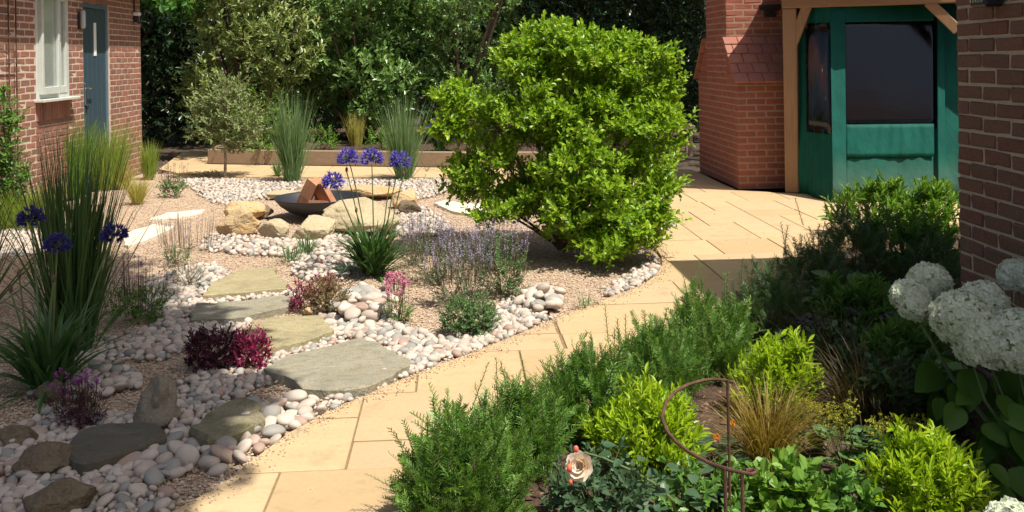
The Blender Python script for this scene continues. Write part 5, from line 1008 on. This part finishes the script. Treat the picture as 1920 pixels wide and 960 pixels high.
dome('low_herb', 'low bluish herb right of the agapanthus', 'herb', 775, 496, 60, 40, 'nepeta_leaf', 110, .018, HG, 8, .05, LEAF4, .7, flowers=('lilac_flower', 12, .010, 1.7, 'spike', .9))
dome('low_herb', 'thin lilac herb on the pink gravel behind the catmint', 'herb', 790, 448, 80, 26, 'nepeta_leaf', 40, .016, HG, 7, .05, LEAF4, .9, flowers=('lilac_flower', 24, .009, 2.0, 'spike', .95))
dome('low_shrub', 'small green shrub in the raised bed right of the left fountain grass', 'shrub', 606, 281, 56, 46, 'fresh_green', 150, .04, 'shrubs in the raised bed', 8, .09, LEAF6, .6, zb=.16)
dome('low_shrub', 'small green shrub in the raised bed left of the right fountain grass', 'shrub', 712, 280, 60, 44, 'fresh_green', 130, .04, 'shrubs in the raised bed', 8, .09, LEAF6, .6, zb=.16)
dome('seed_head_plant', 'dusky pink seed heads at the foot of the hedge', 'perennial', 596, 262, 90, 20, 'olive', 60, .04, 'shrubs in the raised bed', 7, .08, LEAF4, .6, zb=.16, flowers=('buff_flower', 40, .03, 2.2, 'head', .9))
dome('low_shrub', 'grey green sprig at the foot of the right fountain grass', 'shrub', 800, 322, 60, 44, 'nepeta_leaf', 40, .03, HG, 7, .09, NARROW, .9)
dome('ground_cover', 'grey leaved carpet by the edge of the back path', 'ground cover', 385, 330, 66, 7, 'nepeta_leaf', 80, .02, HG, 7, .05, LEAF4, .5)

# climber on a wire frame against the left wall
TR = thing('trellis', 'rusty wire trellis on the wall at the far left', 'trellis', (LX, atX(12, 100, LX)[1], 0))
for px in (10, 24):
    y = atX(px, 100, LX)[1] - TR.location.y; a = A(); tube(a, [(.035, y, .1), (.035, y, 2.4)], .008, 6); part('upright', a, M['rust'], TR)
y0, y1 = atX(-20, 100, LX)[1] - TR.location.y, atX(27, 100, LX)[1] - TR.location.y
for z in (.6, .85, 1.1, 1.35, 1.6, 1.85, 2.1): a = A(); tube(a, [(.048, y0, z), (.048, y1, z)], .005, 5); part('cross_wire', a, M['rust'], TR)
b = np.array((LX + .1, atX(14, 300, LX + .1)[1], 0)); CL = plant('climber', 'yellowish green climber on the trellis at the far left', 'climber', b)
B = [blob(12, 300, 30, 60, .14, b), blob(18, 225, 20, 45, .12, b), blob(8, 380, 40, 50, .16, b), blob(40, 330, 14, 30, .08, b), blob(5, 180, 8, 25, .06, b)]
a, s = A(), A(); shrub(a, B, 300, 8, .14, .05, .3, LEAF6, s, .2, 1.1, .5, .9, .05); tube(s, [(0, 0, 0), (.0, .02, .5), (-.02, -.03, 1.0), (-.03, .02, 1.4)], [.014, .011, .008, .004], 6); part('stems', s, M['stem_brown'], CL); part('foliage', a, M['mid_green'], CL, ST)
dome('fern', 'pale green shrub at the foot of the wall, right of the climber', 'shrub', 52, 372, 60, 90, 'fresh_green', 150, .05, None, 7, .1, LEAF6, .5)

# yew hedge plants along the path
YG = 'young yew plants edging the path'
def yewplant(label, px, py, tx, ty, wpx, n, dens='yew', tall=.9, m=36, nl=.026, nw=.0042, sh=.15):
    wpx *= 1.08; n = int(n * 1.15)
    b = G(px, py, -.02); d = dep(b); tp = P(tx, ty, d) - b; H_ = max(tp[2], .2); W_ = wpx * d / FPX / 2
    o = plant('yew', label, 'yew', b, YG); a, s = A(), A()
    B = [((0, 0, H_ * .32), (W_, W_ * .9, H_ * .36)), ((tp[0] * .6, 0, H_ * .56), (W_ * .42, W_ * .4, H_ * .34)), ((-W_ * .5, -.05, H_ * .34), (W_ * .45, W_ * .5, H_ * .36)), ((W_ * .5, .05, H_ * .42), (W_ * .42, W_ * .5, H_ * .36)), ((W_ * .15, -W_ * .5, H_ * .34), (W_ * .5, W_ * .4, H_ * .34)), ((-W_ * .2, W_ * .4, H_ * .5), (W_ * .35, W_ * .4, H_ * .32))]
    yew(a, s, B, n, sh, m, nl, nw, tall)
    q = np.column_stack([rng.normal(0, W_ * .5, 16), rng.normal(0, W_ * .5, 16), H_ * rng.uniform(.45, .85, 16)]); q[:, 0] += tp[0] * .7
    dr = nrm(np.column_stack([rng.normal(0, .2, (16, 2)), np.ones(16)])); k = 16; t = np.linspace(0, 1, 46); ln = H_ * rng.uniform(.22, .5, k); path = q[:, None] - dr[:, None] * .08 + dr[:, None] * (ln[:, None] * t)[..., None]
    ph = (np.arange(46) * 2.4)[None] + rng.uniform(0, 6, (k, 1)); X = nrm(np.cross(dr, rdir(k))); Yv = np.cross(dr, X); rad = np.cos(ph)[..., None] * X[:, None] + np.sin(ph)[..., None] * Yv[:, None]
    scatter(a, NEEDLE, path.reshape(-1, 3), (rad + dr[:, None] * .55).reshape(-1, 3), np.repeat(dr[:, None], 46, 1).reshape(-1, 3), nl * .8, nw); sticks(s, path[:, 0], path[:, -1], .0022, .0012)
    stems_to(s, blobs_pts(B, 16, .3, .8)[0], r=.006, k=12, ns=3)
    part('twigs', s, M['stem_brown'], o, ST); part('foliage', a, M[dens], o, ST); return o
yewplant('front most young yew, overhanging the paving at the bottom of the picture', 875, 975, 880, 738, 245, 900)
yewplant('second young yew from the front, with a tall shoot over the paving', 985, 880, 960, 690, 150, 560)
yewplant('third young yew from the front, opposite the big stepping stone', 1110, 815, 1110, 622, 185, 720)
yewplant('fourth young yew from the front, behind the iron hoop', 1240, 745, 1215, 580, 170, 620)
yewplant('fifth young yew from the front, its right half in the house shadow', 1330, 700, 1290, 520, 170, 620)
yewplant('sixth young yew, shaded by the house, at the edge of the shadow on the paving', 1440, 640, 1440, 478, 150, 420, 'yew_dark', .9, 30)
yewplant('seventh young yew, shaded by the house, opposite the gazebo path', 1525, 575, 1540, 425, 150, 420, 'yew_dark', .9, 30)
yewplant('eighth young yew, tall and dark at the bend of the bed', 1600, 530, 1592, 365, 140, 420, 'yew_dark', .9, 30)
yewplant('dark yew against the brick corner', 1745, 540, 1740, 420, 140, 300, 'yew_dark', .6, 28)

# lime nandinas
def nandina(label, px, py, w, h, n, ll=.036, group='lime nandinas in the right bed', mat='nandina', name='nandina'):
    b = G(px, py, -.02); d = dep(b); W_, H_ = w * d / FPX / 2, h * d / FPX; o = plant(name, label, name.replace('_', ' '), b, group); a, s = A(), A()
    B = [((0, 0, H_ * .48), (W_, W_ * .9, H_ * .52)), ((W_ * .3, 0, H_ * .65), (W_ * .5, W_ * .5, H_ * .36)), ((-W_ * .35, 0, H_ * .55), (W_ * .5, W_ * .5, H_ * .36))]
    B += [((RD.uniform(-.6, .6) * W_, RD.uniform(-.5, .5) * W_, H_ * RD.uniform(.85, 1.05)), (W_ * .12, W_ * .12, H_ * .2)) for _ in range(7)]
    p, dd = blobs_pts(B, n, .3, 1.08, .01); twigs(a, p, dd * .7 + [0, 0, 1.0] + rng.normal(0, .3, p.shape), 9, .09, ll * 1.35, LEAF6, .6, s, .2, .62, .0012); stems_to(s, blobs_pts(B, 14, .3, .9)[0], r=.004, k=12, ns=4)
    part('stems', s, M['stem_brown'], o, ST); part('foliage', a, M[mat], o, ST)
nandina('lime green nandina inside the curve of the iron hoop', 1225, 905, 170, 150, 420)
nandina('lime green nandina right behind the iron hoop, at the shadow edge', 1452, 778, 150, 122, 360)
nandina('lime green nandina at the bottom right, under the hydrangea', 1740, 990, 210, 140, 420)
nandina('sparse lime sprig between the yews and the iron hoop', 1140, 850, 90, 84, 60, .04)

SG = 'leafy shrubs between the curtain and the brick corner'
nandina('leafy green shrub in front of the middle of the curtain', 1640, 445, 160, 92, 260, .06, SG, 'fresh_green', 'leafy_shrub')
nandina('leafy green shrub in front of the right edge of the curtain, against the brick corner', 1745, 445, 120, 92, 240, .06, SG, 'fresh_green', 'leafy_shrub')
nandina('mid green shrub in the shade below the two leafy ones', 1700, 520, 190, 100, 300, .055, SG, 'mid_green', 'leafy_shrub')
nandina('mid green shrub in the shade left of the hydrangea heads', 1610, 620, 150, 80, 240, .05, SG, 'mid_green', 'leafy_shrub')
nandina('shaded green shrub under the big hydrangea heads', 1700, 720, 170, 90, 260, .05, SG, 'mid_green', 'leafy_shrub')
# big round and lobed leaves built one by one
def leafmesh(name, mat, kind, size, seed):
    a = A(); r_ = np.random.default_rng(seed); n = 22; th = np.linspace(-PI * .93, PI * .93, n)
    if kind == 'lobed': rad = .5 * (1 + .13 * np.abs(np.cos(th * 3.2))) * np.clip(1.15 - np.abs(th) / PI * .35, .5, 1.2)
    else:
        rad = None
    if kind == 'lobed':
        pts = np.column_stack([np.sin(th) * rad, .45 + np.cos(th) * rad, .09 * rad * 2 + .03 * np.cos(th * 6.4)]); c = np.array([[0, .42, .0]]); V = np.concatenate([c, c * .5 + pts * .5 - [0, 0, .02], pts]) * size
        T = [(0, i + 2, i + 1) for i in range(n - 1)]; Q = [(1 + i, 2 + i, n + 2 + i, n + 1 + i) for i in range(n - 1)]; a.add(V, Q); a.f.append(np.array(T, np.int32)[:, ::-1])
    else:                                            # ovate with a midrib fold
        k = 9; t = np.linspace(0, 1, k); w = .36 * np.sin(PI * t ** .72) ** .8 * (1 - .15 * t); zc = -.10 * t ** 2; rows = []
        for s_ in (-1, -.5, 0, .5, 1): rows.append(np.column_stack([s_ * w, t, zc + .10 * np.abs(s_) * w * 2 + .012 * np.sin(t * 22) * abs(s_)]))
        V = np.concatenate(rows) * size; Q = [(j * k + i, j * k + i + 1, (j + 1) * k + i + 1, (j + 1) * k + i) for j in range(4) for i in range(k - 1)]; a.add(V, np.array(Q)[:, ::-1])
    return a.mesh(name, M[mat], True)
def place_leaf(me, parent, p, d, up=(0, 0, 1), s=1.0, name='leaf'):
    y = nrm(np.array(d, float)); x = nrm(np.cross(y, np.array(up, float))); z = np.cross(x, y); o = bpy.data.objects.new(name, me); COL.objects.link(o); o.parent = parent
    o.matrix_local = Matrix([[x[0] * s, y[0] * s, z[0] * s, p[0]], [x[1] * s, y[1] * s, z[1] * s, p[1]], [x[2] * s, y[2] * s, z[2] * s, p[2]], [0, 0, 0, 1]]); return o
def leafclump(name, label, cat, px, py, w, h, n, mat, kind, size, group, zb=-.02, flowers=None):
    b = G(px, py, zb); d = dep(b); W_, H_ = w * d / FPX / 2, h * d / FPX; o = plant(name, label, cat, b, group); ms = [leafmesh('leaf', mat, kind, size, k) for k in range(3)]; s = A()
    for i in range(n):
        az = i * 2.4 + RD.uniform(-.3, .3); r = math.sqrt((i + .5) / n); p = np.array([math.cos(az) * r * W_, math.sin(az) * r * W_ * .8, H_ * (1 - .55 * r * r) * RD.uniform(.75, 1.05)])
        dr = np.array([math.cos(az), math.sin(az) - .25, RD.uniform(-.1, .35)]); place_leaf(ms[i % 3], o, p, dr, (RD.gauss(0, .25), RD.gauss(-.2, .25), 1), RD.uniform(.75, 1.15)); tube(s, [(p[0] * .25, p[1] * .25, 0), (p[0] * .6, p[1] * .6, p[2] * .6), p], [.0028, .0022, .0018], 4, False)
    part('leaf_stalks', s, M['stem_green'], o)
    if flowers:
        fm, nf, fz = flowers; fa, fs = A(), A()
        for i in range(nf):
            q = np.array([RD.uniform(-1, 1) * W_, RD.uniform(-1, 1) * W_ * .6, H_ * fz * RD.uniform(.75, 1.2)]); c = q + rng.normal(0, .018, (16, 3)); sticks(fs, np.repeat(q[None] - [0, 0, .05], 16, 0), c, .0008); tube(fs, [(q[0] * .4, q[1] * .4, 0), q - [0, 0, .05]], .0015, 3, False)
            for k in range(5): scatter(fa, LEAF4, c, rdir(16) + [0, 0, .3], rdir(16), .011, .013)
        part('flower_sprays', fa, M[fm], o, ST); part('flower_stalks', fs, M['stem_green'], o, ST)
    return o
LG = 'leafy plants in the right bed'
leafclump('ladys_mantle', "round leaved plant with greenish yellow flowers right of the golden sedge", 'perennial', 1590, 880, 120, 70, 16, 'alchemilla_leaf', 'lobed', .085, LG, flowers=('yellow_flower', 8, 1.4))
leafclump('ladys_mantle', 'round leaved plant with dull yellow flowers in front of the dark sedge', 'perennial', 1685, 880, 110, 60, 9, 'alchemilla_leaf', 'lobed', .08, LG, flowers=('yellow_flower', 10, 1.4))
leafclump('ladys_mantle', 'greenish yellow flower sprays standing left of the round leaves', 'perennial', 1535, 850, 60, 50, 5, 'alchemilla_leaf', 'lobed', .06, LG, flowers=('yellow_flower', 9, 1.7))
leafclump('heuchera', 'dark lobed leaves in the shade between the yews and the sedges', 'perennial', 1540, 668, 150, 60, 22, 'heuchera_leaf', 'lobed', .10, LG)
leafclump('heuchera', 'dark lobed leaves in deep shade left of the hydrangea heads', 'perennial', 1640, 640, 160, 60, 22, 'heuchera_leaf', 'lobed', .10, LG)
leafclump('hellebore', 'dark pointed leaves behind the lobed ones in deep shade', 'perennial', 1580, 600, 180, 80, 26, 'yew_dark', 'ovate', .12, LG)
leafclump('lovage', 'bright green leafy plant at the foot of the iron hoop', 'perennial', 1455, 985, 170, 100, 34, 'fresh_green', 'lobed', .075, LG)
leafclump('rose_leaves_clump', 'soft green leafy plant under the rose at the bottom of the picture', 'perennial', 1290, 990, 170, 90, 36, 'grey_leaf', 'ovate', .075, LG)
leafclump('rose_leaves_clump', 'grey green leafy plant left of the rose at the bottom edge', 'perennial', 1115, 985, 150, 80, 34, 'grey_leaf', 'ovate', .06, LG)
leafclump('foxglove_leaves', 'green leaves in the gap between the hoop and the golden sedge', 'perennial', 1345, 890, 80, 60, 12, 'grey_leaf', 'ovate', .10, LG)
leafclump('ferny_leaves', 'shaded green leaves right of the dark sedge', 'perennial', 1735, 760, 150, 90, 26, 'mid_green', 'ovate', .10, LG)

dome('rose_foliage', 'tangle of fresh green leaves in front of the iron hoop', 'shrub', 1330, 1000, 190, 120, 'mid_green', 150, .035, LG, 8, .07, LEAF6, .5, width=1.3)
dome('rose_foliage', 'grey green leafy tangle between the rose and the front yew', 'shrub', 1130, 985, 200, 120, 'grey_leaf', 170, .035, LG, 8, .07, LEAF6, .5, width=1.3)
dome('low_shrub', 'dark green leaves below the yews behind the sparse lime sprig', 'shrub', 1180, 830, 120, 66, 'mid_green', 110, .035, LG, 8, .07, LEAF6, .5, width=1.2)
dome('fresh_foliage', 'bright green leafy mound right of the hoop legs at the bottom edge', 'perennial', 1470, 985, 170, 110, 'fresh_green', 130, .05, LG, 7, .08, LEAF6, .5, width=1.5)
dome('fresh_foliage', 'green leafy mound at the bottom edge between the two bright ones', 'perennial', 1580, 985, 150, 90, 'mid_green', 110, .05, LG, 7, .08, LEAF6, .5, width=1.5)
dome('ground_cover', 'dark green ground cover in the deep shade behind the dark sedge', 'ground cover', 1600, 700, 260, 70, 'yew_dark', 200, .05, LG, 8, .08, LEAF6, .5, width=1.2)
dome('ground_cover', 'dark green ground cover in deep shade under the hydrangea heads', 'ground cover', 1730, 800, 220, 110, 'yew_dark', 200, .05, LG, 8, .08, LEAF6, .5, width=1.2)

# geums
b = G(1362, 862, -.02); GE = plant('geum', 'orange geum flowers on thin stems beside the hoop upright', 'geum', b); s = A()
for (px, py, dz_) in ((1376, 822, 0), (1375, 794, .05), (1343, 820, -.02)):
    c = P(px, py, dep(b) + dz_) - b; tube(s, [(0, 0, 0), c * [.6, .6, .5], c], .0018, 4, False); a = A(); f = nrm(np.array([.15, -.8, .6])); X = nrm(np.cross(f, [0, 0, 1])); Yv = np.cross(f, X)
    for k in range(6): an = k * PI / 3; scatter(a, ROUND, [c], [math.cos(an) * X + math.sin(an) * Yv + f * .3], [f], .017, .017)
    part('flower', a, M['orange_flower'], GE)
part('stems', s, M['stem_green'], GE)

# rose
b = G(1270, 990, -.02); RS = plant('rose', 'cream rose bloom with coral buds on a long arching stem', 'rose', b); D0 = 2.75
def rp(px, py, dd=0): return P(px, py, D0 + dd) - b
s = A(); tube(s, [(0, 0, 0), rp(1262, 938), rp(1225, 905), rp(1180, 880), rp(1130, 858), rp(1095, 848)], [.005, .0045, .004, .0035, .003, .0025], 6); tube(s, [rp(1130, 858), rp(1110, 870), rp(1092, 876)], [.0028, .0024, .0022], 5); part('stem', s, M['stem_green'], RS)
c = rp(1086, 874); f = nrm(np.array([-.35, -.75, .35])); X = nrm(np.cross(f, [0, 0, 1])); Yv = np.cross(f, X); a = A()
for ring, (cnt, op, sz) in enumerate(((3, .2, .030), (5, .42, .038), (6, .75, .044), (7, 1.15, .043))):
    for k in range(cnt):
        an = k * 2 * PI / cnt + ring * .7; rad = math.cos(an) * X + math.sin(an) * Yv; scatter(a, ROUND, [c + rad * .004 - f * .012], [f * math.cos(op) + rad * math.sin(op)], [f * math.sin(op) * .5 - rad], sz, sz * 1.05)
part('bloom', a, M['rose_petal'], RS, None, True)
for (px, py, r) in ((1080, 842, .008), (1068, 878, .009), (1070, 904, .006)): a = A(); a.add(ICO2[0] * [r, r, r * 1.35] + rp(px, py, -.02), ICO2[1]); part('bud', a, M['rose_bud'], RS, None, True)
lm_ = leafmesh('leaf', 'grey_leaf', 'ovate', .045, 1)
for (px, py) in ((1130, 835), (1145, 850), (1165, 862), (1172, 838), (1200, 880), (1210, 860), (1230, 880), (1245, 905), (1250, 870), (1190, 905), (1225, 925), (1285, 920), (1300, 890)):
    place_leaf(lm_, RS, rp(px, py, RD.uniform(-.04, .04)), (RD.uniform(-1, 1), RD.uniform(-1, .2), RD.uniform(-.2, .4)), (0, -.3, 1), RD.uniform(.8, 1.2))

# rusty hoop
def hp(px, py): return G(px, py, .52)
b = G(1370, 990, -.02); HO = thing('plant_support', 'rusty iron half hoop plant support standing among the lime nandinas', 'plant support', b); a = A()
ring = [hp(*q) for q in ((1362, 713), (1340, 711), (1318, 713), (1290, 721), (1266, 734), (1249, 754), (1241, 782), (1250, 808), (1268, 829), (1295, 850), (1330, 868), (1362, 879), (1392, 886), (1410, 889), (1418, 885), (1412, 880), (1398, 882))]
tube(a, [q - b for q in ring], .0052, 8); part('hoop', a, M['rust'], HO)
for (px, py) in ((1364, 713), (1359, 879), (1391, 886)):
    t_ = hp(px, py) - b; a = A(); tube(a, [t_ + [0, 0, .002], (t_[0] + .002, t_[1], t_[2] * .5), (t_[0], t_[1], -.03)], .005, 8); part('leg', a, M['rust'], HO)

# hydrangea
b = np.array((2.12, 3.25, -.03)); HY = plant('hydrangea', 'white hydrangea with big rounded flower heads in front of the brick corner', 'hydrangea', b); s = A()
def head(px, py, d, r, sq=.86):
    c = P(px, py, d) - b; n = int(1050 * (r / .1) ** 1.6); dr = rdir(n); dr = dr[dr[:, 2] > -.75]; n = len(dr); lum = 1 + .06 * vnoise(dr, 2.6, px)[:, None]; pos = c + dr * r * lum * [1, 1, sq] * rng.uniform(.93, 1.03, (n, 1)); nn = nrm(dr + rng.normal(0, .28, (n, 3)))
    X = nrm(np.cross(nn, rdir(n))); Yv = np.cross(nn, X); fa = A(); w = .0165 * rng.uniform(.7, 1.2, n)
    for k in range(4):
        an = k * PI / 2; scatter(fa, LEAF4, pos, math.cos(an) * X + math.sin(an) * Yv + nn * .25, nn, w, w * 1.7)
    hd = part('flower_head', fa, M['white_flower'], HY, ST); ca = A(); ca.add(ICO3[0] * np.array([r, r, r * sq]) * .86 * (1 + .06 * vnoise(ICO3[0], 2.6, px))[:, None] + c, ICO3[1]); part('flower_core', ca, M['hydrangea_core'], hd, None, True)
    tube(s, [(0, 0, 0), c * [.7, .7, .5] + rng.normal(0, .02, 3), c - [0, 0, r * .5]], [.007, .005, .0035], 6); return c
hc = [head(1708, 556, 4.0, .078), head(1742, 528, 4.05, .084), head(1716, 576, 3.95, .062), head(1806, 598, 3.68, .115), head(1850, 640, 3.6, .115), head(1842, 572, 3.78, .10), head(1905, 640, 3.55, .13), head(1909, 518, 3.95, .075), head(1900, 985, 2.2, .055)]
part('stems', s, M['stem_green'], HY); hm = [leafmesh('leaf', 'hydrangea_leaf', 'ovate', .155, k) for k in range(2)]
for (px, py, d, dx, dz_) in ((1800, 760, 2.5, -.7, -.5), (1780, 820, 2.45, -.5, -.7), (1830, 830, 2.5, .1, -.9), (1870, 740, 2.45, .3, -.7), (1900, 800, 2.4, .2, -.8), (1850, 900, 2.4, -.4, -.6), (1890, 880, 2.35, .5, -.5), (1760, 690, 2.7, -.8, -.3), (1820, 690, 2.6, -.3, -.8), (1880, 700, 2.6, .4, -.6), (1915, 730, 2.5, .3, -.8), (1800, 880, 2.5, -.6, -.5), (1910, 860, 2.5, .1, -.9), (1850, 790, 2.55, 0, -.9), (1770, 740, 2.75, -.6, -.6), (1905, 940, 2.3, .2, -.5)):
    for e_ in range(3): place_leaf(hm[(px + e_) % 2], HY, P(px + RD.uniform(-45, 40), py + RD.uniform(-40, 60), d * 1.42 + RD.uniform(-.05, .3)) - b, (dx + RD.uniform(-.6, .6), RD.uniform(-.9, 0), dz_ + RD.uniform(-.3, .5)), (RD.gauss(0, .25), -.6, .7), RD.uniform(.55, .9))
    place_leaf(hm[px % 2], HY, P(px, py, d * 1.42) - b, (dx, -.55, dz_), (RD.gauss(0, .2), -.8, .6), RD.uniform(.8, 1.15))
